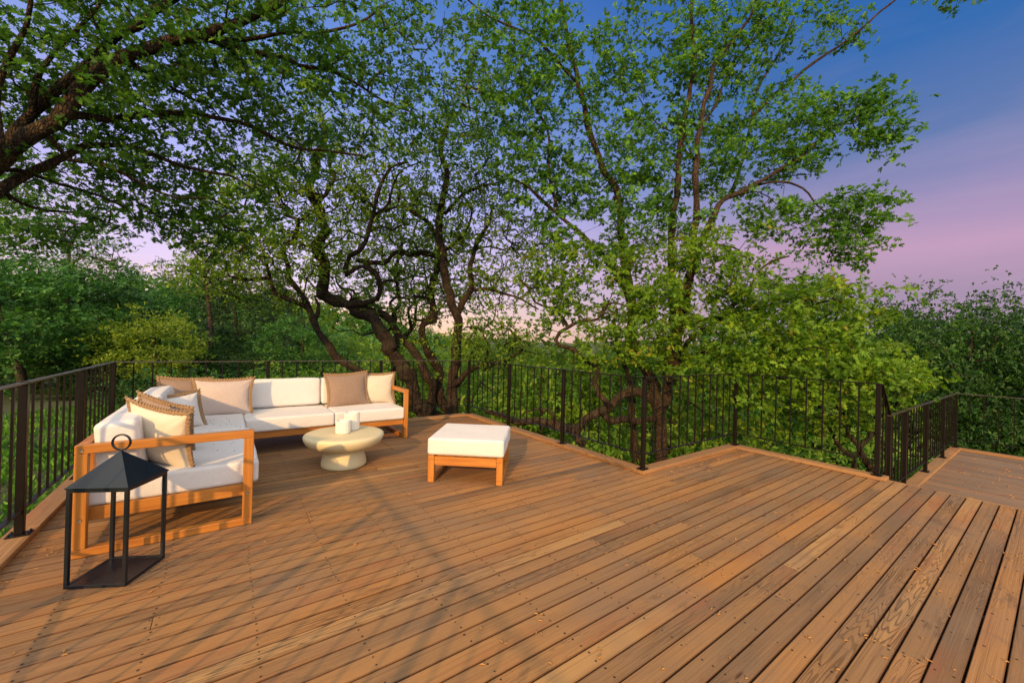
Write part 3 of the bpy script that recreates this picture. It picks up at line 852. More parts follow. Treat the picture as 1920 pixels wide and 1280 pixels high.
def lantern():
    c = np.array([-0.483, 3.228]); a = radians(-28.3); s = 0.142
    root = empty('floor_lantern', (c[0], c[1], 0)); tag(root, 'tall open black metal floor lantern with pyramid roof and ring handle', 'lantern')
    Rz = rot3(0, 0, a)
    def w(x, y, z): p = Rz @ np.array([x, y, 0]); return (p[0]+c[0], p[1]+c[1], z)
    b = MB(); z1 = 0.542
    for sx in (-1, 1):
        for sy in (-1, 1): b.box(w(sx*s, sy*s, (0.018+z1-0.018)/2), (0.018, 0.018, z1-0.036), Rz, bev=0.001)
    for z in (0.009, z1-0.009):
        for t in (-1, 1):
            b.box(w(0, t*s, z), (2*s+0.018, 0.018, 0.018), Rz, bev=0.001); b.box(w(t*s, 0, z), (0.018, 2*s-0.018, 0.018), Rz, bev=0.001)
    b.build('frame', M_BLACK, root)
    b = MB(); b.box(w(0, 0, 0.012), (2*s-0.018, 2*s-0.018, 0.008), Rz, bev=0.0005); b.build('base_panel', M_BLACK, root)
    b = MB(); e = s+0.014; zr = z1+0.001
    V = [w(-e, -e, zr), w(e, -e, zr), w(e, e, zr), w(-e, e, zr), w(-e, -e, zr+0.006), w(e, -e, zr+0.006), w(e, e, zr+0.006), w(-e, e, zr+0.006), w(0, 0, 0.715)]
    b.add(V, [[3, 2, 1, 0], [0, 1, 5, 4], [1, 2, 6, 5], [2, 3, 7, 6], [3, 0, 4, 7], [4, 5, 8], [5, 6, 8], [6, 7, 8], [7, 4, 8]])
    b.build('roof', M_BLACK, root)
    b = MB(); n = 40; P = np.zeros((n, 8, 3)); R_ = 0.044
    dr = np.array([RH[0], RH[1], 0])*1.0
    dr = dr*0.97 + np.array([0.12, 0.2, 0]); dr /= np.linalg.norm(dr)
    for i in range(n):
        t = 2*pi*i/n; rad = dr*cos(t)+np.array([0, 0, sin(t)]); nn = np.cross(dr, [0, 0, 1])
        for k in range(8):
            q = 2*pi*k/8; P[i, k] = np.array([c[0], c[1], 0.762]) + rad*(R_+0.0055*cos(q)) + nn*0.0075*sin(q)
    b.grid(P, closed_u=True, closed_v=True)
    b.build('ring_handle', M_BLACK, root)
lantern()

# dry catkins and leaf scraps lying about the boards; crumbs on the cushion
def litter():
    rng = np.random.RandomState(3); b = MB()
    spots = []
    for _ in range(150):
        spots.append((rng.uniform(-0.9, 5.9), rng.uniform(-0.6, 6.5)))
    for _ in range(60): spots.append((rng.uniform(3.4, 5.8), rng.uniform(2.35, 2.66)))
    for _ in range(40): spots.append((-1.0+abs(rng.normal(0, 0.1)), rng.uniform(1.5, 6)))
    for _ in range(90): spots.append((rng.uniform(0.8, 4.6), rng.uniform(0.0, 1.9)))
    for (x, y) in spots:
        if x > 3.7 and y > 2.6: continue
        n = rng.choice([1, 1, 1, 2, 3])
        for k in range(n):
            a = rng.uniform(0, pi) ; L = rng.uniform(0.008, 0.026)
            px, py = x+rng.normal(0, .012), y+rng.normal(0, .012)
            m = 4
            pts = [(px+cos(a+0.5*t)*L*(t-.5), py+sin(a+0.5*t)*L*(t-.5), 0.0035+0.003*sin(pi*t)) for t in np.linspace(0, 1, m)]
            b.tube(pts, [0.0015, 0.003, 0.003, 0.001], n=5)
    for _ in range(110):
        x, y = rng.uniform(6.8, 11), rng.uniform(-2.5, 1.05)
        a = rng.uniform(0, pi); L = rng.uniform(0.02, 0.05)
        b.tube([(x, y, LZ+0.004), (x+cos(a)*L, y+sin(a)*L, LZ+0.006)], [0.006, 0.003], n=5)
    tag(b.build('leaf_litter', M_LITTER), 'scattered dry catkins and leaf scraps lying on the deck boards', 'leaf litter', kind='stuff')
    b = MB()
    for _ in range(46):
        x, y = rng.uniform(-0.12, 0.18), rng.uniform(3.95, 5.6)
        if rng.rand() < 0.4: x = rng.uniform(-0.3, 0.1)
        r = rng.uniform(0.002, 0.0055); z = 0.37+0.0825+0.0095
        b.lathe([(0.0001, r*0.7), (r*.7, r*.6), (r, 0.0)], (x, y, z), 6)
    tag(b.build('cushion_debris', M_CRUMB), 'dark crumbs of debris on the white seat cushion', 'debris', kind='stuff')
litter()

# ================================================================ VEGETATION
def catmull(P, step):
    P = np.asarray(P, float)
    Q = np.vstack([2*P[0]-P[1], P, 2*P[-1]-P[-2]])
    out = []
    for i in range(1, len(Q)-2):
        p0, p1, p2, p3 = Q[i-1], Q[i], Q[i+1], Q[i+2]
        n = max(1, int(np.linalg.norm((p2-p1)[:3])/step))
        for k in range(n):
            t = k/n
            out.append(0.5*((2*p1)+(-p0+p2)*t+(2*p0-5*p1+4*p2-p3)*t*t+(-p0+3*p1-3*p2+p3)*t**3))
    out.append(Q[-2])
    return np.array(out)

LOBED = np.array([(0, 0), (0.28, 0.02), (0.10, 0.10), (0.26, 0.30), (0.36, 0.16), (0.58, 0.36), (0.62, 0.14), (0.84, 0.20), (1.0, 0.0)], float)
OVAL = np.array([(0, 0), (0.30, 0.20), (0.68, 0.19), (1.0, 0)], float)
def leaf_template(kind):
    if kind == 'lobed':
        # deep-lobed oak leaf, folded along its midrib
        side = [(0.08, 0.05), (0.20, 0.27), (0.33, 0.09), (0.50, 0.38), (0.60, 0.11), (0.80, 0.27), (0.84, 0.08)]
        mid = [(0.0, 0.0), (1.0, 0.0)]
        V = [(0, 0, 0), (1.0, 0, -0.10)] + [(a, b, b*0.35-0.10*a*a) for a, b in side] + [(a, -b, b*0.35-0.10*a*a) for a, b in side]
        n = len(side)
        Fs = [[0] + [1] + list(range(2+n-1, 1, -1)), [0] + list(range(2+n, 2+2*n)) + [1]]
    elif kind == 'oval':
        side = [(0.30, 0.20), (0.68, 0.19)]
        V = [(0, 0, 0), (1.0, 0, -0.08)] + [(a, b, b*0.4) for a, b in side] + [(a, -b, b*0.4) for a, b in side]
        Fs = [[0, 1, 3, 2], [0, 4, 5, 1]]
    else:
        V = [(0, 0, 0), (0.5, 0.24, 0.07), (1, 0, -0.05), (0.5, -0.24, 0.07)]
        Fs = [[0, 2, 1], [0, 3, 2]]
    return np.array(V, float), Fs

def leaves_mesh(name, P, D, Nn, S, tone, kind, mat, parent=None, kindtag=None):
    T, Fs = leaf_template(kind)
    D = D/(np.linalg.norm(D, axis=1)[:, None]+1e-9)
    B = np.cross(Nn, D); B /= np.linalg.norm(B, axis=1)[:, None]+1e-9
    N3 = np.cross(D, B)
    V = P[:, None, :] + S[:, None, None]*(T[None, :, 0:1]*D[:, None, :] + T[None, :, 1:2]*B[:, None, :] + T[None, :, 2:3]*N3[:, None, :])
    n, k = len(P), len(T)
    if parent is not None: V = V - np.array(origin(parent))
    me = bpy.data.meshes.new(name)
    loops = np.concatenate([np.array(f) for f in Fs]); fl = np.array([len(f) for f in Fs])
    me.vertices.add(n*k); me.vertices.foreach_set('co', V.astype(np.float32).ravel())
    L = (loops[None, :]+(np.arange(n)*k)[:, None]).ravel()
    me.loops.add(len(L)); me.loops.foreach_set('vertex_index', L.astype(np.int32))
    tot = np.tile(fl, n); st = np.concatenate([[0], np.cumsum(tot)[:-1]])
    me.polygons.add(len(tot)); me.polygons.foreach_set('loop_start', st.astype(np.int32)); me.polygons.foreach_set('loop_total', tot.astype(np.int32))
    a = me.attributes.new('tone', 'FLOAT', 'FACE'); a.data.foreach_set('value', np.repeat(tone, len(Fs)).astype(np.float32))
    me.materials.append(mat)
    me.update(calc_edges=True)
    o = bpy.data.objects.new(name, me); COL.objects.link(o)
    if parent is not None: o.parent = parent
    return o

class Skel:
    def __init__(s, seed=0):
        s.P = []; s.par = []; s.fix = []; s.paths = []; s.rng = np.random.RandomState(seed)
    def limb(s, pts, r0, r1, step=0.12, attach=None, lump=0.06, gnarl=0.35):
        """pts: list of 3-D points; the limb joins the nearest existing node when attach is set"""
        C = catmull(pts, step)
        n = len(C); ids = []
        prev = -1
        if attach and len(s.P):
            A = np.array(s.P); prev = int(np.argmin(((A-C[0])**2).sum(1)))
        t = np.linspace(0, 1, n)
        R = r0+(r1-r0)*t**0.85
        R = R*(1+lump*np.sin(np.arange(n)*0.9+s.rng.uniform(0, 6))+s.rng.normal(0, lump*0.8, n))
        if gnarl > 0 and n > 4:
            w = s.rng.normal(0, 1, (n, 3)); w[1:-1] = (w[:-2]+w[1:-1]*1.5+w[2:])/3.0; w[0] = 0; w[-1] = 0
            C = C + w*np.minimum(R*gnarl, 0.07)[:, None]
        path = [prev] if prev >= 0 else []
        for i in range(n):
            s.P.append(C[i]); s.par.append(prev); s.fix.append(R[i]); prev = len(s.P)-1; path.append(prev)
        s.paths.append((path, True))
        return path
    def grow(s, targets, step=0.16, wob=0.25, maxd=None, gn=1.0):
        """join every target to the skeleton with a crooked twig, nearest first"""
        T = np.array(targets)
        A = np.array(s.P)
        d = np.sqrt(((T[:, None, :]-A[None])**2).sum(-1)).min(1) if len(T)*len(A) < 4e7 else np.array([np.sqrt(((A-t)**2).sum(1)).min() for t in T])
        order = np.argsort(d); ends = []
        buf = np.zeros((len(A)+len(T)*60, 3)); buf[:len(A)] = A; m = len(A)
        for k in order:
            t = T[k]
            # favour nodes that lie towards the base, so twigs sweep outwards
            dd = ((buf[:m]-t)**2).sum(1)
            j = int(np.argmin(dd)); L = math.sqrt(dd[j])
            if maxd and L > maxd: continue
            n = max(1, min(50, int(L/step)))
            a = buf[j].copy()
            prev = j; path = [j]
            off1 = s.rng.normal(0, 1, 3)*L*wob*0.35; off2 = s.rng.normal(0, 1, 3)*L*wob*0.35
            off1[2] += L*0.06
            jit = s.rng.normal(0, 1, (n, 3))*step*wob*0.55*gn
            for i in range(1, n+1):
                u = i/n
                p = a*(1-u)+t*u + off1*math.sin(pi*u) + off2*math.sin(2*pi*u) + (jit[i-1] if i < n else 0)
                s.P.append(p); s.par.append(prev); s.fix.append(0.0); buf[m] = p; m += 1
                prev = len(s.P)-1; path.append(prev)
            s.paths.append((path, False)); ends.append(prev)
        return ends
    def radii(s, tip=0.004, power=2.3, cap=0.09):
        n = len(s.P); w = np.zeros(n); haschild = np.zeros(n, bool)
        for i in range(n-1, -1, -1):
            if not haschild[i]: w[i] += 1
            p = s.par[i]
            if p >= 0: w[p] += w[i]; haschild[p] = True
        R = np.minimum(tip*np.power(w, 1.0/power), cap)
        fx = np.array(s.fix)
        s.R = np.where(fx > 0, fx, R)
        return s.R
    def wood(s, name, mat, parent, minr=0.0, sides=9):
        b = MB(); R = s.R; P = np.array(s.P)
        for path, main in s.paths:
            idx = path
            r = R[idx].copy()
            if not main:
                if len(idx) > 1: r[0] = min(r[0], r[1]*1.25)
                if r.max() < minr: continue
                b.tube(P[idx], r, n=(6 if r.max() > 0.02 else (4 if r.max() > 0.008 else 3)), cap=False)
            else:
                if len(idx) > 1: r[0] = min(r[0], r[1]*1.1)
                b.tube(P[idx], r, n=sides, wob=0.05, rng=s.rng)
        return b.build(name, mat, parent)

def rosettes(rng, centers, spread, n_ros, per, size, up=0.6, flat=0.5, tone_mu=0.5, tone_sd=0.22, droop=0.15):
    """leaves set in small whorls at the ends of the twigs"""
    C = np.asarray(centers)
    q = np.repeat(C, n_ros, axis=0) + rng.normal(0, 1, (len(C)*n_ros, 3))*np.array([spread, spread, spread*flat])
    ctone = np.repeat(np.clip(rng.normal(tone_mu, tone_sd*0.7, len(C)), 0, 1), n_ros)
    P = np.repeat(q, per, axis=0); n = len(P)
    ax = rng.normal(0, 0.45, (len(q), 3)); ax[:, 2] += up; ax /= np.linalg.norm(ax, axis=1)[:, None]
    A = np.repeat(ax, per, axis=0)
    D = rng.normal(0, 1, (n, 3)); D -= A*(D*A).sum(1)[:, None]*0.75; D /= np.linalg.norm(D, axis=1)[:, None]
    D[:, 2] -= droop
    Nn = A + rng.normal(0, 0.35, (n, 3))
    S = size*rng.uniform(0.5, 1.25, n)
    P = P + D*S[:, None]*0.12
    tone = np.clip(np.repeat(ctone, per)*1.0 + rng.normal(0, tone_sd*0.6, n), 0, 1)
    return P, D, Nn, S, tone

def blobs(rng, spec, clump=0.0):
    """spec: (px, py, depth, rx_px, ry_px, r_depth, count) ellipsoids standing in the place"""
    out = []
    for (px, py, d, rx, ry, rd, n) in spec:
        v = rng.normal(0, 1, (int(n*1.0), 3)); v /= np.linalg.norm(v, axis=1)[:, None]
        v *= rng.uniform(0.05, 1, (len(v), 1))**(1/2.6)
        c = at(px, py, d); sx = rx*d/F_PX; sy = ry*d/F_PX
        fw = np.array([FH[0], FH[1], 0]); rt = np.array([RH[0], RH[1], 0])
        p = c + v[:, 0:1]*sx*rt + v[:, 1:2]*sy*np.array([0, 0, 1.0]) + v[:, 2:3]*rd*fw
        out.append(p)
    p = np.vstack(out)
    if clump > 0:
        w = np.sin(p[:, 0]*3.1+1)*np.sin(p[:, 1]*2.7+2)*np.sin(p[:, 2]*3.3+0.5)+0.5*np.sin(p[:, 0]*6.3+p[:, 2]*5.1)
        p = p[w > -0.9+clump*0.9+rng.uniform(-.3, .3, len(p))]
    return p

def L3(pts, d0, d1, rng=None, wob=0.10):
    n = len(pts); out = []
    for i, q in enumerate(pts):
        d = q[2] if len(q) > 2 else d0+(d1-d0)*i/max(1, n-1)
        if rng is not None and 0 < i: d += rng.uniform(-wob, wob)
        out.append(at(q[0], q[1], d))
    return out

def down_to_ground(p, extra=0.5, lean=(0, 0)):
    g = float(ground_z(p[0]+lean[0], p[1]+lean[1]))-extra
    return np.array([p[0]+lean[0], p[1]+lean[1], g])

def finish_tree(name, label, cat, sk, ends_pts, leafargs, leafmat, barkmat, kind='lobed', extra_leaf_pts=None, group=None, minr=0.0, sides=9, tip=0.004, cap=0.09, power=2.3):
    base = np.array(sk.P[0])
    root = empty(name, (float(base[0]), float(base[1]), float(base[2])))
    tag(root, label, cat, group)
    sk.radii(tip=tip, cap=cap, power=power)
    sk.wood('trunk', barkmat, root, minr=minr, sides=sides)
    rng = np.random.RandomState(len(ends_pts))
    P, D, Nn, S, tone = rosettes(rng, ends_pts, **leafargs)
    leaves_mesh('crown', P, D, Nn, S, tone, kind, leafmat, root)
    return root

def ends_xyz(sk, ends, back=0, frac=0.0, rng=None):
    P = [sk.P[e] for e in ends]
    if back:
        for path, main in sk.paths:
            if main: continue
            for i in path[max(1, int(len(path)*0.35)):-1]:
                if rng.rand() < frac: P.append(sk.P[i])
    return np.array(P)

# ---- 1. the oak whose limbs hang over the deck from the left
def tree_over():
    sk = Skel(11); rng = sk.rng
    b0 = at(-480, 420, 4.6); g0 = down_to_ground(b0, 0.5, (-0.3, -0.2))
    sk.limb([g0, (g0+b0)/2+np.array([0.05, 0, 0]), b0, at(-260, 400, 4.3), at(-90, 345, 4.1), at(0, 300, 4.0), at(50, 257, 4.0), at(100, 222, 4.0), at(160, 165, 4.1), at(215, 122, 4.2), at(265, 98, 4.3), at(320, 76, 4.4), at(380, 66, 4.5), at(440, 46, 4.7), at(500, 18, 4.9), at(580, -25, 5.1)], 0.19, 0.040)
    for pts, d0, d1, r0, r1 in (
        ([(10, 292), (30, 250), (62, 208), (100, 172), (132, 148), (180, 105), (230, 62), (262, 48), (290, 22), (330, 2), (390, -40)], 4.0, 4.4, 0.055, 0.035),
        ([(-80, 410), (-30, 382), (0, 356), (45, 332), (90, 310), (130, 286), (160, 272), (200, 272), (250, 276), (290, 292), (330, 308), (390, 322), (430, 330), (470, 352)], 3.9, 5.2, 0.060, 0.012),
        ([(110, 218), (150, 214), (200, 222), (260, 216), (320, 212), (370, 216), (430, 226), (480, 242), (520, 264), (565, 280), (620, 284), (680, 292)], 4.0, 6.0, 0.042, 0.014),
        ([(372, 68), (420, 84), (470, 96), (530, 108), (560, 122), (610, 130), (660, 152), (720, 190), (770, 210)], 4.5, 6.2, 0.040, 0.012),
        ([(300, 82), (340, 70), (400, 78), (470, 74), (540, 62), (610, 60), (680, 40), (720, 10)], 4.4, 5.8, 0.036, 0.012),
        ([(250, 120), (300, 150), (350, 180), (400, 205), (430, 250)], 4.3, 5.3, 0.020, 0.008),
        ([(130, 300), (200, 310), (270, 345), (330, 370), (400, 375), (440, 400)], 4.2, 5.5, 0.022, 0.008),
        ([(-20, 315), (40, 322), (110, 345), (180, 365), (240, 392)], 4.0, 4.9, 0.026, 0.008),
        ([(0, 356), (40, 380), (90, 395), (150, 400), (210, 420)], 4.2, 5.4, 0.022, 0.008),
        ([(60, 210), (70, 150), (110, 90), (160, 40), (210, -20)], 4.0, 4.0, 0.030, 0.01),
        ([(0, 290), (-10, 200), (10, 120), (50, 50), (60, -30)], 3.8, 3.6, 0.035, 0.015)):
        sk.limb(L3(pts, d0, d1, rng, 0.06), r0, r1, attach=True)
    bl = blobs(rng, [(60, 90, 3.9, 190, 120, 0.8, 90), (260, 60, 4.2, 190, 100, 0.9, 100), (180, 180, 4.3, 200, 70, 0.8, 85), (470, 60, 4.9, 180, 95, 0.9, 110), (660, 60, 5.8, 150, 110, 1.0, 100), (420, 180, 5.0, 210, 70, 0.9, 110),
                     (620, 190, 6.0, 190, 80, 0.9, 110), (800, 90, 6.6, 130, 110, 0.9, 80), (120, 300, 4.5, 180, 45, 0.7, 70), (340, 290, 5.2, 200, 50, 0.8, 80), (180, 385, 5.2, 220, 45, 0.8, 80), (420, 370, 5.6, 120, 60, 0.7, 60),
                     (40, 440, 5.6, 110, 34, 0.6, 44), (330, 420, 5.8, 80, 40, 0.5, 30), (400, 440, 6.0, 70, 50, 0.5, 34), (120, 425, 5.8, 90, 26, 0.5, 24), (820, 230, 7.0, 110, 90, 0.8, 60), (560, 285, 6.2, 120, 45, 0.7, 40), (-120, 150, 3.6, 120, 160, 0.8, 50), (300, -60, 4.2, 400, 80, 1.0, 110)])
    ends = sk.grow(bl, step=0.12, wob=0.3)
    E = ends_xyz(sk, ends, 1, 0.30, rng)
    finish_tree('oak_tree', 'large dark oak reaching over the deck from beyond the upper left edge', 'tree', sk, E,
                dict(spread=0.13, n_ros=4, per=5, size=0.082, up=0.8, flat=0.45, tone_mu=0.45, tone_sd=0.3), LM_TOP, M_BARK_R, 'lobed', tip=0.0032, cap=0.045)
tree_over()

# ---- 2. the twisted live oak behind the sofa
def tree_twisted():
    sk = Skel(22); rng = sk.rng
    D = 9.4
    b = at(792, 800, D); g = down_to_ground(b, 0.4, (0.15, 0.1))
    sk.limb([g, b] + L3([(786, 772), (771, 721), (747, 678), (720, 631), (690, 594), (653, 569), (620, 552), (598, 530), (603, 499), (603, 456), (610, 436), (600, 409), (588, 366), (583, 339), (593, 315), (597, 296), (612, 262), (604, 235)], D, D-0.5, rng, 0.08), 0.25, 0.075, lump=0.12, gnarl=0.75)
    for pts, d0, d1, r0, r1 in (
        ([(650, 572), (677, 570), (705, 558), (713, 534), (704, 512), (690, 502), (669, 499), (652, 512), (650, 500), (657, 479), (677, 464), (690, 436), (699, 409), (710, 366), (716, 339), (730, 318), (762, 303)], D-.2, D-0.9, 0.072, 0.030),
        ([(706, 400), (725, 380), (740, 340), (755, 318), (790, 302)], D-.6, D-1.0, 0.03, 0.012),
        ([(586, 360), (604, 372), (618, 352), (628, 330), (622, 300), (640, 280)], D-.5, D-.3, 0.055, 0.026),
        ([(610, 430), (600, 405), (622, 395), (640, 385), (665, 410), (690, 420)], D-.4, D+.3, 0.022, 0.010),
        ([(800, 800), (812, 764), (806, 729), (786, 671), (759, 635), (735, 612), (715, 596), (692, 577), (660, 560)], D+.3, D+.1, 0.125, 0.075),
        ([(838, 790), (826, 725), (817, 682), (797, 647), (798, 612), (814, 596), (806, 561), (814, 522), (824, 499), (812, 482), (786, 474), (755, 471), (733, 479), (715, 492), (692, 491), (668, 486)], D+.5, D+.2, 0.130, 0.048),
        ([(824, 499), (822, 460), (815, 436), (800, 415), (788, 408), (765, 395), (745, 386), (720, 395), (700, 388)], D+.2, D-.2, 0.070, 0.026),
        ([(786, 474), (770, 450), (750, 462), (735, 455), (732, 430), (760, 405)], D+.2, D+.2, 0.022, 0.01),
        ([(745, 386), (752, 360), (740, 340), (728, 300)], D, D, 0.025, 0.01),
        ([(653, 569), (672, 560), (664, 545), (640, 540), (628, 520), (636, 500), (622, 485)], D+.4, D+.6, 0.035, 0.014),
        ([(735, 612), (742, 590), (733, 570), (748, 548), (742, 520), (760, 500), (752, 480)], D+.5, D+.9, 0.050, 0.018),
        ([(759, 635), (770, 610), (764, 585), (778, 560), (770, 530), (784, 505)], D+.7, D+1.0, 0.050, 0.016),
        ([(712, 534), (730, 522), (752, 526), (775, 516), (800, 520), (818, 512)], D, D+.4, 0.035, 0.018),
        ([(720, 631), (700, 622), (680, 628), (660, 618), (640, 622), (622, 612)], D+.3, D+.7, 0.030, 0.010),
        ([(603, 470), (620, 452), (640, 448), (655, 430), (676, 426)], D-.3, D, 0.024, 0.010),
        ([(692, 436), (715, 425), (735, 432), (760, 420), (785, 428), (806, 418)], D-.5, D-.2, 0.024, 0.010),
        ([(806, 561), (780, 552), (768, 560), (748, 556), (730, 566)], D+.3, D, 0.030, 0.012),
        ([(588, 366), (565, 352), (552, 330), (530, 322), (515, 300)], D-.5, D-.9, 0.022, 0.008),
        ([(583, 339), (560, 300), (570, 270), (555, 240)], D-.5, D-.8, 0.03, 0.010)):
        sk.limb(L3(pts, d0, d1, rng, 0.10), r0, r1, attach=True, lump=0.12, gnarl=0.75)
    bl = blobs(rng, [(600, 330, D-.4, 110, 70, 0.9, 80), (720, 340, D-.3, 110, 80, 1.0, 85), (640, 430, D, 140, 70, 1.1, 80), (780, 420, D+.3, 110, 90, 1.0, 85), (700, 540, D+.4, 130, 50, 0.8, 45), (840, 520, D+.6, 70, 90, 0.8, 45),
                     (760, 610, D+.5, 80, 50, 0.7, 30), (660, 250, D-.4, 120, 60, 0.8, 50), (800, 680, D+.5, 60, 60, 0.6, 22)])
    ends = sk.grow(bl, step=0.13, wob=0.75, gn=2.3)
    E = ends_xyz(sk, ends, 1, 0.22, rng)
    finish_tree('oak_tree', 'twisted dark live oak with coiling limbs rising directly behind the right end of the sofa', 'tree', sk, E,
                dict(spread=0.18, n_ros=7, per=6, size=0.078, up=0.7, flat=0.6, tone_mu=0.48, tone_sd=0.38), LM_TWIST, M_BARK, 'oval', tip=0.0095, power=2.5, cap=0.05, sides=11)
tree_twisted()

# ---- 2b. the leaning trunk that comes out behind the sofa's back
def tree_leaning():
    sk = Skel(23); rng = sk.rng; D = 9.0
    b = at(745, 800, D); g = down_to_ground(b, 0.4)
    sk.limb([g, b] + L3([(725, 742), (700, 712), (669, 694), (630, 671), (610, 643), (591, 608), (578, 578), (564, 549), (544, 522), (540, 499), (530, 467), (532, 458), (548, 452), (556, 428), (560, 412)], D, D-.6, rng, .08), 0.15, 0.04, lump=0.10)
    for pts, d0, d1, r0, r1 in (
        ([(576, 574), (563, 570), (545, 562), (530, 556), (517, 549), (505, 522), (500, 500), (492, 470)], D-.2, D-.7, 0.065, 0.02),
        ([(503, 520), (480, 524), (458, 526), (438, 520), (419, 518), (395, 530), (372, 540)], D-.5, D-.9, 0.035, 0.010),
        ([(501, 500), (480, 480), (455, 470), (430, 480), (400, 470)], D-.5, D-1.1, 0.02, 0.008),
        ([(591, 600), (600, 575), (592, 556), (610, 548)], D-.2, D-.2, 0.04, 0.035)):
        sk.limb(L3(pts, d0, d1, rng, 0.08), r0, r1, attach=True, lump=0.12, gnarl=0.75)
    bl = blobs(rng, [(500, 400, D-.7, 110, 80, 0.9, 80), (430, 480, D-.9, 110, 60, 0.8, 70), (560, 470, D-.4, 80, 70, 0.8, 45), (500, 560, D-.3, 90, 35, 0.6, 26), (460, 330, D-.6, 90, 60, .7, 40)])
    ends = sk.grow(bl, step=0.13, wob=0.75, gn=2.3)
    finish_tree('oak_tree', 'slimmer oak with a knotty trunk leaning left out from behind the middle of the sofa', 'tree', sk, ends_xyz(sk, ends, 1, 0.22, rng),
                dict(spread=0.18, n_ros=7, per=6, size=0.078, up=0.7, flat=0.6, tone_mu=0.55, tone_sd=0.3), LM_TWIST, M_BARK, 'oval', tip=0.0095, power=2.5, cap=0.045, sides=10)
tree_leaning()

# ---- 2c. a further crooked oak filling the view behind those trunks
def tree_behind():
    sk = Skel(24); rng = sk.rng; D = 12.5
    b = at(735, 760, D); g = down_to_ground(b, 0.4)
    sk.limb([g, b] + L3([(738, 700), (745, 640), (735, 600), (748, 560), (740, 510), (752, 460), (745, 420)], D, D, rng, .1), 0.15, 0.04, lump=0.12, gnarl=.7)
    for pts, r0, r1 in (([(745, 640), (775, 610), (780, 570), (800, 540), (795, 500)], .07, .02), ([(740, 600), (710, 580), (690, 545), (700, 520), (680, 490)], .06, .018), ([(742, 520), (720, 490), (715, 455), (690, 440)], .05, .015),
                        ([(750, 480), (775, 455), (780, 420), (805, 400)], .045, .014), ([(785, 600), (815, 590), (840, 560), (870, 550)], .05, .014), ([(705, 575), (670, 570), (650, 545), (620, 550), (600, 530)], .05, .013)):
        sk.limb(L3(pts, D, D, rng, .2), r0, r1, attach=True, lump=.12, gnarl=.8)
    bl = blobs(rng, [(740, 430, D, 120, 90, 1.4, 90), (680, 520, D, 110, 60, 1.2, 60), (820, 500, D, 100, 70, 1.2, 60), (630, 500, D, 70, 60, 1.0, 40), (760, 570, D, 120, 40, 1.0, 40), (900, 540, D, 60, 60, 1.0, 36), (640, 590, D, 70, 40, .8, 26)])
    ends = sk.grow(bl, step=0.18, wob=0.7, gn=2.2)
    finish_tree('oak_tree', 'crooked pale leaved oak standing farther back between the trunks of the twisted oak', 'tree', sk, ends_xyz(sk, ends, 1, 0.25, rng),
                dict(spread=0.24, n_ros=6, per=5, size=0.115, up=0.7, flat=0.6, tone_mu=0.6, tone_sd=0.28), LM_TWIST, M_BARK, 'oval', tip=0.010, cap=0.05, sides=9)
tree_behind()

# ---- 3. the upright trunk at the far corner of the deck
def tree_corner():
    sk = Skel(33); rng = sk.rng; D = 8.9
    b = at(846, 800, D); g = down_to_ground(b, 0.4)
    sk.limb([g, b] + L3([(847, 772), (850, 729), (855, 651), (856, 600), (845, 561), (833, 522), (831, 475), (822, 436), (825, 397), (833, 358), (836, 319), (826, 280), (838, 235)], D, D-.2, rng, .06), 0.185, 0.048, lump=0.04)
    for pts, d0, d1, r0, r1 in (
        ([(856, 592), (868, 567), (882, 540), (884, 499), (892, 467), (905, 440), (918, 415), (925, 380)], D, D, 0.080, 0.032),
        ([(892, 467), (920, 462), (945, 468), (958, 462), (940, 480), (915, 478)], D, D-.3, 0.022, 0.008),
        ([(832, 470), (855, 455), (878, 425), (885, 395), (870, 370)], D, D+.3, 0.040, 0.018),
        ([(858, 720), (870, 702), (890, 690), (905, 684), (930, 680), (955, 672), (980, 655)], D-.1, D-.6, 0.07, 0.03),
        ([(884, 545), (910, 540), (940, 548), (975, 560), (1010, 580)], D, D-.4, 0.05, 0.014),
        ([(835, 400), (860, 372), (900, 350), (940, 340), (980, 320)], D, D-.2, 0.040, 0.014),
        ([(905, 685), (915, 650), (905, 620), (925, 600), (930, 570)], D-.2, D, 0.03, 0.01)):
        sk.limb(L3(pts, d0, d1, rng, 0.08), r0, r1, attach=True, lump=0.07)
    bl = blobs(rng, [(850, 300, D-.2, 90, 90, 0.8, 80), (920, 400, D, 80, 90, 0.8, 75), (860, 420, D, 70, 70, 0.7, 40), (950, 530, D-.2, 80, 50, 0.7, 45), (930, 640, D-.3, 90, 50, 0.7, 60), (880, 190, D-.3, 80, 80, 0.7, 60), (1000, 450, D, 60, 60, .6, 35)])
    ends = sk.grow(bl, step=0.13, wob=0.75, gn=2.3)
    finish_tree('oak_tree', 'oak with an upright furrowed trunk standing just beyond the far corner post of the deck', 'tree', sk, ends_xyz(sk, ends, 1, 0.2, rng),
                dict(spread=0.18, n_ros=7, per=6, size=0.078, up=0.7, flat=0.6, tone_mu=0.5, tone_sd=0.28), LM_TWIST, M_BARK, 'oval', tip=0.0095, power=2.5, cap=0.05, sides=12)
tree_corner()

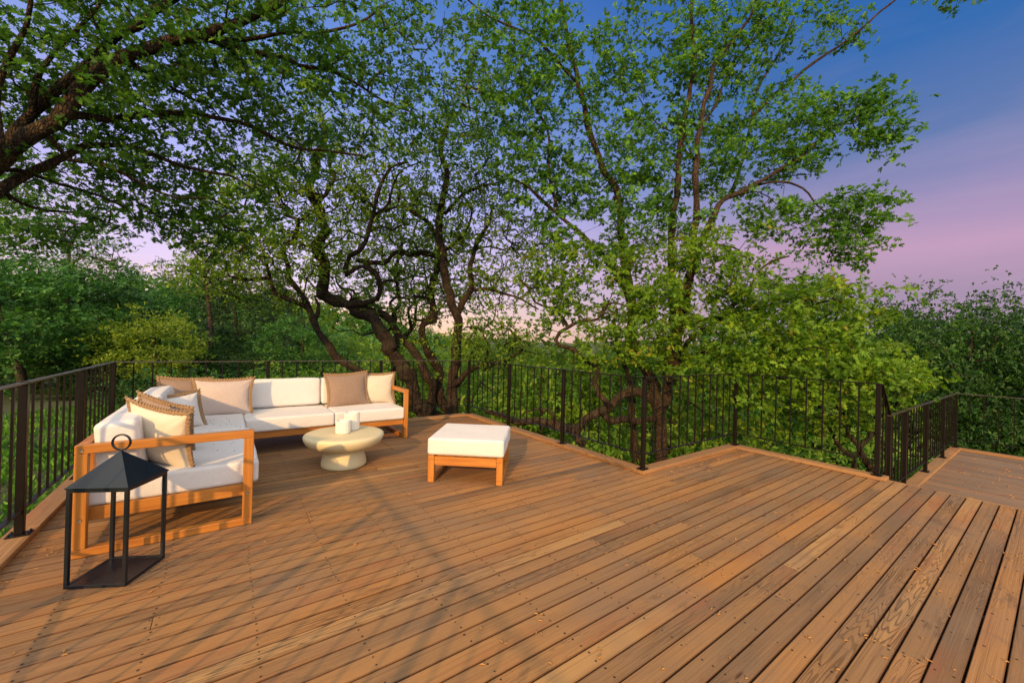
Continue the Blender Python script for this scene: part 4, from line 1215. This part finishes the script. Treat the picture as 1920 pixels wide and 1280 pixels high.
# ---- 4. the big spreading oak: low limbs behind the zigzag railing, tall stems into the sky
def tree_big():
    sk = Skel(44); rng = sk.rng; D = 7.4
    b = at(1240, 880, 6.9); g = down_to_ground(b, 0.4)
    sk.limb([g, b] + L3([(1237, 856, 6.9), (1239, 800, 6.9), (1236, 759, 6.9), (1226, 723, 7.0), (1208, 688, 7.1), (1190, 665, 7.2), (1183, 640, 7.2), (1184, 600, 7.4), (1180, 540, 7.6), (1170, 480, 7.8), (1161, 386, 7.9), (1153, 353, 7.9), (1130, 315, 8.0), (1108, 259, 8.0), (1097, 210, 8.0), (1084, 155, 8.1), (1070, 94, 8.2), (1053, 10, 8.2), (1050, -40, 8.2)], 7, 7, rng, 0.03), 0.140, 0.035, lump=0.07)
    for pts, d0, d1, r0, r1 in (
        ([(1238, 770), (1252, 735), (1258, 716), (1255, 680), (1262, 620), (1262, 540), (1258, 458), (1266, 386), (1269, 331), (1285, 221), (1291, 182), (1302, 110), (1296, 50), (1300, -20)], 6.9, 8.6, 0.09, 0.03),
        ([(1255, 680), (1275, 620), (1290, 540), (1302, 442), (1304, 331), (1313, 237), (1329, 166), (1346, 110), (1379, 72), (1412, 22), (1420, -20)], 7.1, 8.4, 0.085, 0.022),
        ([(1262, 600), (1290, 520), (1315, 455), (1335, 414), (1357, 375), (1401, 353), (1467, 315), (1511, 287), (1550, 248)], 7.3, 7.6, 0.085, 0.020),
        ([(1184, 560), (1150, 505), (1136, 486), (1097, 447), (1048, 403), (993, 353), (950, 330)], 7.5, 7.8, 0.065, 0.022),
        ([(1084, 155), (1048, 121), (1006, 72), (959, 50), (915, 30), (877, 0)], 8.1, 7.9, 0.040, 0.014),
        ([(1048, 403), (1030, 330), (1026, 243), (987, 171), (970, 110), (960, 60)], 7.9, 8.3, 0.035, 0.010),
        ([(1313, 240), (1345, 190), (1360, 150), (1400, 90), (1430, 30)], 8.3, 8.7, 0.03, 0.012),
        ([(1370, 370), (1395, 290), (1412, 200), (1430, 150), (1456, 110), (1489, 33)], 8.5, 9.2, 0.035, 0.015),
        ([(1410, 220), (1450, 180), (1522, 121), (1578, 83), (1633, 39), (1677, 0), (1720, -30)], 8.8, 8.8, 0.040, 0.016),
        ([(1400, 352), (1456, 340), (1506, 353), (1533, 386), (1560, 405), (1600, 420)], 7.6, 7.4, 0.026, 0.010),
        ([(1315, 455), (1350, 460), (1384, 469), (1398, 508), (1430, 520)], 7.4, 7.3, 0.022, 0.010),
        ([(1302, 300), (1280, 260), (1230, 230), (1190, 170)], 8.4, 8.6, 0.022, 0.008),
        ([(1196, 940, 7.3), (1194, 856, 7.3), (1186, 800, 7.3), (1183, 745, 7.3), (1176, 700, 7.4), (1160, 660, 7.5), (1150, 600, 7.6)], 7.3, 7.6, 0.080, 0.030),
        ([(1255, 700), (1290, 640), (1330, 610), (1390, 560), (1430, 500), (1480, 480)], 7.0, 6.6, 0.05, 0.014),
        # low limbs seen through the railing
        ([(1236, 765), (1219, 749), (1194, 734), (1165, 738), (1143, 760), (1122, 774), (1093, 792), (1079, 813), (1083, 826), (1095, 832)], 6.9, 6.3, 0.085, 0.060),
        ([(1082, 806), (1064, 796), (1046, 792), (1007, 788), (974, 792), (945, 780), (910, 770)], 6.35, 7.0, 0.085, 0.040),
        ([(1214, 785), (1195, 790), (1176, 785), (1150, 788), (1128, 772)], 6.9, 6.5, 0.060, 0.050),
        ([(1143, 760), (1122, 741), (1113, 716), (1122, 695), (1112, 680), (1097, 675), (1075, 655), (1048, 648), (1043, 636), (1050, 622), (1064, 612), (1089, 601), (1122, 598), (1140, 570)], 6.5, 6.6, 0.050, 0.020),
        ([(1064, 612), (1055, 595), (1046, 585), (1032, 578), (1003, 567), (989, 540), (970, 520)], 6.6, 6.7, 0.028, 0.010),
        ([(1046, 792), (1030, 770), (1010, 766), (985, 772)], 6.5, 6.6, 0.03, 0.012),
        ([(1262, 690), (1300, 665), (1350, 655), (1400, 660), (1440, 650)], 7.0, 6.4, 0.045, 0.015),
        ([(1255, 715), (1300, 705), (1340, 700), (1400, 712)], 6.9, 6.6, 0.03, 0.012),
        ([(1262, 620), (1320, 600), (1380, 590), (1450, 570), (1520, 560)], 7.2, 6.6, 0.045, 0.015)):
        sk.limb(L3(pts, d0, d1, rng, 0.04), r0, r1, attach=True, lump=0.08)
    bl = blobs(rng, [(960, 60, 8.0, 110, 90, 0.9, 90), (1080, 120, 8.1, 120, 110, 0.9, 90), (960, 200, 8.0, 90, 90, 0.8, 80), (1000, 330, 7.9, 100, 90, 0.8, 95), (1130, 300, 8.0, 110, 110, 0.9, 95), (1240, 90, 8.5, 130, 110, 1.0, 110),
                     (1240, 300, 8.2, 120, 110, 0.9, 105), (1370, 60, 8.7, 120, 80, 0.8, 80), (1390, 200, 8.5, 130, 90, 0.9, 100), (1390, 310, 8.0, 130, 60, 0.8, 80), (1120, 430, 7.7, 120, 80, 0.8, 80), (1500, 45, 8.8, 110, 60, 0.5, 44),
                     (1510, 230, 7.8, 90, 55, 0.6, 50), (1610, 225, 7.5, 85, 60, 0.5, 50), (1650, 190, 7.5, 45, 35, 0.3, 14), (1670, 265, 7.4, 32, 32, 0.3, 12), (1500, 300, 7.7, 60, 28, .4, 16),
                     (1520, 420, 7.4, 90, 60, 0.5, 42), (1610, 400, 7.3, 75, 50, 0.4, 34), (1600, 470, 7.2, 70, 35, 0.4, 24), (1430, 400, 7.5, 55, 45, 0.4, 18), (1640, 370, 7.2, 45, 18, 0.3, 9), (1250, 410, 7.8, 80, 60, .6, 40), (1800, -5, 8.5, 60, 12, 0.2, 6), (1590, 60, 8.8, 60, 50, .4, 10)])
    ends = sk.grow(bl, step=0.13, wob=0.35, gn=1.2)
    E = ends_xyz(sk, ends, 1, 0.18, rng)
    rng2 = np.random.RandomState(4)
    base = np.array(sk.P[0]); root = empty('oak_tree', tuple(float(x) for x in base))
    tag(root, 'tall spreading oak with forked trunk behind the inner corner post of the railing', 'tree')
    # lime foliage low down, built on its own twigs
    bl2 = blobs(rng, [(1120, 530, 6.9, 160, 90, 0.7, 125), (1020, 560, 6.8, 80, 80, 0.6, 45), (1300, 520, 6.8, 150, 90, 0.8, 110), (1300, 640, 6.3, 160, 80, 0.7, 120), (1130, 650, 6.4, 60, 60, 0.4, 30), (1450, 600, 6.3, 150, 95, 0.8, 150),
                      (1560, 690, 6.0, 130, 80, 0.7, 120), (1680, 700, 5.9, 70, 45, 0.5, 40), (1440, 720, 5.9, 130, 70, 0.6, 90), (1560, 570, 6.5, 110, 60, 0.6, 70), (1450, 800, 6.4, 130, 36, 0.5, 22), (1560, 780, 6.2, 80, 40, .4, 18), (1350, 470, 7.0, 110, 50, .5, 50), (1230, 560, 6.3, 60, 50, .4, 34)], 0.25)
    ends2 = sk.grow(bl2, step=0.13, wob=0.3)
    E2 = ends_xyz(sk, ends2, 0)
    extra = []
    for path, main in sk.paths[-len(ends2):]:
        for i in path[max(1, int(len(path)*0.4)):-1]:
            if rng.rand() < 0.22: extra.append(sk.P[i])
    if extra: E2 = np.vstack([E2, np.array(extra)])
    sk.radii(tip=0.0036, cap=0.05, power=2.3)
    sk.wood('trunk', M_BARK_R, root, sides=11)
    a = rosettes(rng2, E, spread=0.135, n_ros=5, per=6, size=0.096, up=0.75, flat=0.45, tone_mu=0.48, tone_sd=0.36)
    leaves_mesh('crown', *a, 'lobed', LM_TALL, root)
    a = rosettes(rng2, E2, spread=0.12, n_ros=5, per=6, size=0.088, up=0.75, flat=0.5, tone_mu=0.42, tone_sd=0.32)
    o = leaves_mesh('lower_crown', *a, 'lobed', LM_LIGHT, root); o['label'] = 'lime green lower foliage'
tree_big()

# ---- the small tree seen through the eight baluster panel
def tree_gap():
    sk = Skel(55); rng = sk.rng; D = 6.7
    b = at(1640, 915, D); g = down_to_ground(b, 0.4)
    sk.limb([g, b] + L3([(1633, 883), (1612, 837), (1591, 815), (1572, 785), (1580, 745), (1594, 715), (1590, 680), (1600, 640)], D, D, rng, .05), 0.085, 0.025, lump=0.08)
    for pts, r0, r1 in (([(1612, 837), (1634, 815), (1640, 785), (1652, 760), (1650, 730)], .045, .012), ([(1572, 785), (1545, 770), (1520, 745), (1500, 740), (1470, 720)], .045, .012),
                        ([(1605, 900), (1600, 860), (1575, 840), (1555, 800), (1540, 790)], .05, .02)):
        sk.limb(L3(pts, D, D, rng, .06), r0, r1, attach=True)
    ends = sk.grow(blobs(rng, [(1600, 680, D, 90, 50, .5, 40), (1640, 740, D, 50, 40, .4, 22), (1500, 720, D, 60, 40, .4, 20)]), step=.13, wob=.4)
    finish_tree('small_tree', 'small crooked tree with a dark forked stem seen through the eight baluster panel', 'tree', sk, ends_xyz(sk, ends), dict(spread=0.12, n_ros=4, per=6, size=0.095, up=.75, flat=.5, tone_mu=.45, tone_sd=.25), LM_LIGHT, M_BARK, 'lobed', tip=.004)
tree_gap()

# ---- small trees and shrubs from a few archetypes
def archetype(name, seed, height, width, nclus, leafsize, leafmat, barkmat, kind, base_frac=0.25, per=6, nros=5, spread=0.22, shape='round', stems=1, tone_mu=0.5, clumpy=0.35):
    """a tree or bush standing at the world origin; copied to where each one stands"""
    rng = np.random.RandomState(seed); sk = Skel(seed)
    root = empty(name, (0, 0, 0))
    hb = height*base_frac
    for k in range(stems):
        a = rng.uniform(0, 2*pi); rr = width*0.18*(k > 0)
        top = np.array([cos(a)*width*0.12*(1+(stems > 1)), sin(a)*width*0.12*(1+(stems > 1)), height*0.86])
        m1 = np.array([rr*cos(a), rr*sin(a), hb]); sk.limb([np.array([rr*cos(a)*.6, rr*sin(a)*.6, -0.5]), m1*0.5, m1, (m1+top)/2+rng.normal(0, width*0.05, 3), top], 0.028*height/max(1, stems**.5), 0.02, step=0.3)
    v = rng.normal(0, 1, (nclus, 3)); v /= np.linalg.norm(v, axis=1)[:, None]; v *= rng.uniform(0.25, 1, (nclus, 1))**(1/2.2)
    v[:, 2] = v[:, 2]
    lob = 1+0.22*np.sin(3*np.arctan2(v[:, 1], v[:, 0])+seed)+0.15*np.sin(5*v[:, 2]+seed*2)
    P = v*np.array([width/2, width/2, (height-hb)/2])*lob[:, None]
    if shape == 'cone': P[:, :2] *= np.clip(1.05-(P[:, 2:3]/(height-hb)+0.5), 0.08, 1)*1.4
    P[:, 2] += hb+(height-hb)/2
    w = np.sin(P[:, 0]*2.6+seed)*np.sin(P[:, 1]*2.9+1)*np.sin(P[:, 2]*2.4+2)
    P = P[w > -0.75+clumpy]
    P = P[P[:, 2] > 0.1]
    ends = sk.grow(P, step=0.3, wob=0.3)
    sk.radii(tip=0.006, cap=0.1)
    sk.wood('trunk', barkmat, root, minr=0.010, sides=7)
    a = rosettes(rng, ends_xyz(sk, ends), spread=spread, n_ros=nros, per=per, size=leafsize, up=0.7, flat=0.55, tone_mu=tone_mu, tone_sd=0.28)
    leaves_mesh('crown', *a, kind, leafmat, root)
    return root

def place(proto, first, loc, rz, s, label, cat, group, sz=None, mat=None):
    o = proto if first else copy_tree(proto)
    o.location = loc; o.rotation_euler = (0, 0, rz); o.scale = (s, s, sz or s)
    tag(o, label, cat, group)
    if mat is not None:
        for ch in children(o):
            if ch.name.startswith('crown'):
                ch.material_slots[0].link = 'OBJECT'; ch.material_slots[0].material = mat
    return o

def spot(px, d, sink=0.1):
    p = at(px, 640, d); return (float(p[0]), float(p[1]), float(ground_z(p[0], p[1]))-sink)
def hfor(px, py, d):
    """height a plant at px, d metres ahead needs so its top reaches py"""
    p = at(px, py, d); return float(p[2]-ground_z(p[0], p[1]))+0.1

WG = 'background trees of the wood'
AR = {}
AR['round'] = archetype('woodland_tree', 101, 6.0, 5.0, 330, 0.15, LM_WOODS, M_BARK_D, 'rhomb', 0.12, per=6, nros=9, spread=0.30)
AR['tall'] = archetype('woodland_tree', 102, 9.0, 5.0, 360, 0.17, LM_WOODS, M_BARK_D, 'rhomb', 0.22, per=6, nros=9, spread=0.33)
AR['bush'] = archetype('shrub', 103, 2.0, 2.4, 170, 0.085, LM_BRIGHT, M_BARK_D, 'oval', 0.02, per=6, nros=6, spread=0.13, stems=3)
AR['hedge'] = archetype('dense_shrub', 104, 5.5, 4.2, 560, 0.085, LM_HEDGE, M_BARK_D, 'oval', 0.0, per=6, nros=10, spread=0.24, stems=3, clumpy=0.2)
AR['conifer'] = archetype('conifer_tree', 105, 14.0, 4.5, 300, 0.20, LM_CONIF, M_BARK_D, 'rhomb', 0.18, per=7, nros=9, spread=0.32, shape='cone')
HT = dict(round=6.0, tall=9.0, bush=2.0, hedge=5.5, conifer=14.0)
used = set()
# (kind, px, top py, depth, width factor, label, category, group, leaf material)
PL = [
 ('round', 40, 432, 12.5, 1.15, 'dark bushy tree at the left edge, the nearest of the wood beyond the left railing', 'tree', WG, None),
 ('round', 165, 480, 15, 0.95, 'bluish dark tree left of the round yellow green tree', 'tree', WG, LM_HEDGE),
 ('round', 292, 568, 13.5, 0.62, 'round yellow green tree glowing among darker trees at left', 'tree', WG, LM_YELL),
 ('tall', 215, 478, 26, 0.9, 'tree whose crown tops the wood in the gap of sky at left', 'tree', WG, None),
 ('round', 370, 490, 24, 1.0, 'mid green tree right of the gap of sky at left', 'tree', WG, None),
 ('tall', 455, 485, 19, 0.85, 'dark green tree behind the left half of the long sofa back', 'tree', WG, LM_CONIF),
 ('round', 560, 575, 17, 0.8, 'rounded tree behind the leaning oak trunk', 'tree', WG, None),
 ('round', 650, 610, 21, 0.8, 'lighter green tree seen between the twisted oak limbs', 'tree', WG, LM_TWIST),
 ('round', 760, 620, 19, 0.8, 'green tree crown low behind the twisted oak', 'tree', WG, LM_TWIST),
 ('tall', 880, 600, 26, 0.8, 'hazy green tree right of the upright trunk at the far corner', 'tree', WG, LM_TWIST),
 ('round', 960, 590, 17, 0.9, 'rounded light tree behind the far corner post', 'tree', WG, LM_TWIST),
 ('round', 1060, 600, 14, 0.85, 'light green tree behind the curling low limb', 'tree', WG, LM_TWIST),
 ('round', 1190, 580, 13, 0.8, 'tree crown directly behind the forked trunk', 'tree', WG, LM_LIGHT),
 ('round', 1340, 560, 12.5, 0.9, 'green tree filling the space right of the forked trunk', 'tree', WG, LM_TALL),
 ('tall', 1480, 505, 14, 0.85, 'tree crown rising to the pink sky behind the short railing', 'tree', WG, LM_TALL),
 ('round', 1590, 520, 13, 0.8, 'tree behind the gap between the two decks', 'tree', WG, LM_TALL),
 ('round', -110, 430, 14, 1.3, 'dark tree whose crown enters at the left edge behind the nearest one', 'tree', WG, None),
 ('tall', 90, 480, 30, 0.9, 'far tree showing between the two dark trees at left', 'tree', WG, None),
 ('tall', 320, 505, 38, 1.1, 'distant tree under the gap of sky', 'tree', WG, LM_CONIF),
 ('tall', 540, 560, 34, 1.0, 'distant tree near the redwood trunk', 'tree', WG, LM_CONIF),
 ('conifer', 520, 470, 27, 0.8, 'slender redwood behind the left wing of the twisted oak', 'tree', WG, None),
 ('conifer', 375, 500, 33, 0.8, 'conifer with a dark bare trunk behind the yellow green tree', 'tree', WG, None),
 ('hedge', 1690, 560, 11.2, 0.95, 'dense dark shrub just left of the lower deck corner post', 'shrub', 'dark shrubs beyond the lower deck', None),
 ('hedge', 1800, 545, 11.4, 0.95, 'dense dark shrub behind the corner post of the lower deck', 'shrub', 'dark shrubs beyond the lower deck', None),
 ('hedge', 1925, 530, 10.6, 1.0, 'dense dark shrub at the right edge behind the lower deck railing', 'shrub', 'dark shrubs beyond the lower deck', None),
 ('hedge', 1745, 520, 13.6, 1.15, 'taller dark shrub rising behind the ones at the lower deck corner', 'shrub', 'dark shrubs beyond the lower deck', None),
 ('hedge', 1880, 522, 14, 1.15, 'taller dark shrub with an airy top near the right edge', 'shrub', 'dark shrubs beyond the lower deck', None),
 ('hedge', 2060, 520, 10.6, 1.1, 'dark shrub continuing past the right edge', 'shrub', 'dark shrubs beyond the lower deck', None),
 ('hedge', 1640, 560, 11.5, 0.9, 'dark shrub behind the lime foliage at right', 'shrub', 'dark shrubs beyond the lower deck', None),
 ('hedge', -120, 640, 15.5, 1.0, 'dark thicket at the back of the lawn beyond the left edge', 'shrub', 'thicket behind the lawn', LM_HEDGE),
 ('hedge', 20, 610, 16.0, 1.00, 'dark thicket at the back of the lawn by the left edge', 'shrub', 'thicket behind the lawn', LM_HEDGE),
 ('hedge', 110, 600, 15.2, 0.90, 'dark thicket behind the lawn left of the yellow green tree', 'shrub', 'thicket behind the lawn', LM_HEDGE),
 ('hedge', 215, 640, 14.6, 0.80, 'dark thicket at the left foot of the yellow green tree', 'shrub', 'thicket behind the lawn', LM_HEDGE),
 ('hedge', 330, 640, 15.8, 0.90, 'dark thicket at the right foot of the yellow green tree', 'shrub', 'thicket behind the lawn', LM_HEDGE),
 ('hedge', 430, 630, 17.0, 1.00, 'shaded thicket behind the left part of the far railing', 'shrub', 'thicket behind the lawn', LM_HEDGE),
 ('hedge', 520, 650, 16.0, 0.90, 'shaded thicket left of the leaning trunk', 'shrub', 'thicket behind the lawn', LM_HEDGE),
 ('bush', 545, 684, 10.5, 1.25, 'bright green shrub behind the long back of the sofa', 'shrub', 'leafy shrubs round the deck', None),
 ('bush', 620, 690, 11.0, 1.1, 'bright shrub right of the one behind the sofa back, by the leaning trunk', 'shrub', 'leafy shrubs round the deck', None),
 ('bush', 262, 700, 9.5, 1.0, 'dark shrub just beyond the left corner post of the railing', 'shrub', 'leafy shrubs round the deck', LM_HEDGE),
 ('bush', 350, 694, 9.8, 1.0, 'green shrub behind the railing above the corner pillows', 'shrub', 'leafy shrubs round the deck', LM_WOODS),
 ('bush', 440, 700, 10.2, 1.0, 'green shrub behind the railing above the left end of the long sofa back', 'shrub', 'leafy shrubs round the deck', LM_WOODS),
 ('bush', 720, 700, 12, 1.2, 'leafy shrub in the shade between the oak trunks', 'shrub', 'leafy shrubs round the deck', LM_BRIGHT),
 ('bush', 905, 705, 11.5, 1.1, 'light shrub behind the far corner of the railing', 'shrub', 'leafy shrubs round the deck', LM_BRIGHT),
 ('bush', 985, 700, 10.5, 1.1, 'pale leafy shrub above the mossy low limb', 'shrub', 'leafy shrubs round the deck', LM_BRIGHT),
 ('bush', 1130, 810, 7.6, 0.8, 'broad leaved green shrub under the low limb behind the curb', 'shrub', 'leafy shrubs round the deck', LM_BRIGHT),
 ('bush', 1175, 800, 8.4, 0.9, 'green shrub left of the forked trunk behind the railing', 'shrub', 'leafy shrubs round the deck', LM_BRIGHT),
 ('bush', 1045, 720, 10.5, 1.0, 'green shrub behind the curl of the low limb', 'shrub', 'leafy shrubs round the deck', LM_LIGHT),
 ('bush', 1300, 735, 9.0, 1.1, 'sunlit pale shrub right of the forked trunk behind the balusters', 'shrub', 'leafy shrubs round the deck', LM_YELL),
 ('bush', 1360, 790, 8.0, 0.8, 'shrub below the right corner post of the short railing', 'shrub', 'leafy shrubs round the deck', LM_BRIGHT),
 ('bush', 1280, 800, 7.6, 0.7, 'dark shrub at the foot of the forked trunk', 'shrub', 'leafy shrubs round the deck', LM_BRIGHT),
 ('bush', 1480, 840, 7.4, 0.8, 'light green shrub below the eight baluster panel', 'shrub', 'leafy shrubs round the deck', LM_BRIGHT),
 ('bush', 1590, 830, 7.6, 0.8, 'green shrub beside the gap to the lower deck', 'shrub', 'leafy shrubs round the deck', LM_BRIGHT),
 ('bush', 1690, 820, 8.8, 0.9, 'shrub behind the close balusters of the lower railing', 'shrub', 'leafy shrubs round the deck', LM_BRIGHT),
 ('bush', 30, 730, 14.0, 1.2, 'dark undergrowth shrub at the back of the lawn at the left edge', 'shrub', 'leafy shrubs round the deck', LM_HEDGE),
 ('bush', 150, 720, 13.5, 1.2, 'dark undergrowth shrub at the back of the lawn behind the left railing', 'shrub', 'leafy shrubs round the deck', LM_HEDGE),
]
for i, (k, px, py, d, wf, lb, cat, grp, mt) in enumerate(PL):
    loc = spot(px, d); h = hfor(px, py, d)
    sz = h/HT[k]/1.03
    s = max(0.25, min(2.2, sz*0.5+wf*0.5)) if k != 'bush' else wf*0.55+sz*0.45
    if k == 'hedge': s = wf
    first = k not in used; used.add(k)
    place(AR[k], first, loc, (i*2.399) % 6.283, s, lb, cat, grp, sz, mt)

# the bay-like trees whose fine grey limbs stand against the gap of sky at the left
def tree_fine(label, trunk, limbs, bls, seed, D, mat=LM_TOP):
    sk = Skel(seed); rng = sk.rng
    b = at(trunk[0][0], trunk[0][1], D); g = down_to_ground(b, 0.4)
    sk.limb([g, b]+L3(trunk[1:], D, D, rng, 0.1), 0.16, 0.05, step=0.25)
    for pts in limbs: sk.limb(L3(pts, D, D-0.3, rng, 0.1), 0.055, 0.015, attach=True, step=0.2)
    ends = sk.grow(blobs(rng, bls), step=0.22, wob=0.45, gn=1.4)
    finish_tree('slender_tree', label, 'tree', sk, ends_xyz(sk, ends, 1, 0.2, rng), dict(spread=0.22, n_ros=3, per=5, size=0.13, up=1.0, flat=0.3, tone_mu=0.48, tone_sd=0.38), mat, M_BARK_D, 'rhomb', tip=0.007, cap=0.05)
tree_fine('fine limbed tree silhouetted in a Y against the pale sky at far left', [(120, 640), (125, 560), (130, 500), (130, 462)],
          [[(130, 465), (118, 440), (105, 405), (92, 380)], [(130, 465), (145, 440), (165, 420), (185, 405)], [(130, 500), (160, 480), (200, 490), (235, 482)]],
          [(100, 410, 16, 120, 50, 1.0, 110), (170, 450, 15.7, 80, 30, 0.8, 60), (170, 492, 15.5, 70, 24, 0.7, 50), (30, 440, 16, 80, 40, 0.8, 60)], 61, 16)
tree_fine('thin tree with drooping foliage right of the gap of sky', [(395, 640), (390, 560), (385, 512)],
          [[(385, 515), (372, 490), (360, 470), (345, 455)], [(385, 515), (400, 490), (410, 465)]],
          [(340, 505, 17, 60, 20, 0.7, 40), (390, 480, 17, 75, 45, 0.8, 90), (430, 440, 17, 70, 60, .8, 90), (350, 530, 17, 80, 26, .7, 50), (470, 500, 17, 60, 50, .8, 60)], 62, 17, LM_TWIST)

# far wood on the slopes: one mass
def far_wood():
    rng = np.random.RandomState(77)
    n = 420
    th = rng.uniform(-1.05, 1.0, n); dist = rng.uniform(38, 170, n)
    x = dist*(np.sin(YAW+th)); y = dist*np.cos(YAW+th)
    z = ground_z(x, y)
    R = rng.uniform(2.2, 4.2, n); Hh = rng.uniform(4, 7.5, n)
    C = []; T = []
    for i in range(n):
        k = 34
        v = rng.normal(0, 1, (k, 3)); v /= np.linalg.norm(v, axis=1)[:, None]; v[:, 2] = np.abs(v[:, 2])
        C.append(np.array([x[i], y[i], z[i]+Hh[i]*0.35])+v*np.array([R[i], R[i], Hh[i]*0.6]))
    C = np.vstack(C)
    a = rosettes(rng, C, spread=0.7, n_ros=3, per=5, size=0.85, up=0.6, flat=0.6, tone_mu=0.55, tone_sd=0.25)
    o = leaves_mesh('far_wood', *a, 'rhomb', LM_WOODS); tag(o, 'distant wood covering the slopes below the horizon', 'wood', kind='stuff')
far_wood()

# rough grass on the lawn left of the deck, ground cover on the slope
def grass():
    rng = np.random.RandomState(8)
    n = 42000
    x = -1.35-rng.uniform(0, 1, n)**1.3*11; y = rng.uniform(0.5, 16, n)
    m = (np.sin(x*1.7)*np.sin(y*1.3+1)+rng.uniform(-1, 1, n)) > -0.55
    x, y = x[m], y[m]; n = len(x)
    P = np.stack([x, y, ground_z(x, y)-0.005], -1)
    D = rng.normal(0, 0.42, (n, 3)); D[:, 2] = 1
    Nn = rng.normal(0, 1, (n, 3)); Nn[:, 2] *= 0.2
    S = rng.uniform(0.05, 0.15, n)*1.0
    o = leaves_mesh('grass', P, D, Nn, S, np.clip(rng.normal(.5, .3, n), 0, 1), 'rhomb', LM_TALL); tag(o, 'rough short grass on the lawn beyond the left railing', 'grass', kind='stuff')
    # slope cover
    n = 26000
    r = rng.uniform(5.5, 22, n); th = rng.uniform(-0.75, 0.95, n)
    x = r*np.sin(YAW+th); y = r*np.cos(YAW+th)
    m = ~((x > -1.3) & (x < 4.1) & (y < 6.9)) & ~((x < 6.2) & (y < 3.0)) & ~((x < 11.5) & (y < 1.5) & (x > 3))
    x, y = x[m], y[m]; n = len(x)
    P = np.stack([x, y, ground_z(x, y)+rng.uniform(0, 0.35, n)], -1)
    D = rng.normal(0, 1, (n, 3)); D[:, 2] = np.abs(D[:, 2])*0.5
    Nn = rng.normal(0, .4, (n, 3)); Nn[:, 2] += 1
    o = leaves_mesh('ground_cover', P, D, Nn, rng.uniform(0.08, 0.17, n), np.clip(rng.normal(.5, .3, n), 0, 1), 'oval', LM_BRIGHT); tag(o, 'low leafy ground cover on the slope below the deck', 'ground cover', kind='stuff')
grass()
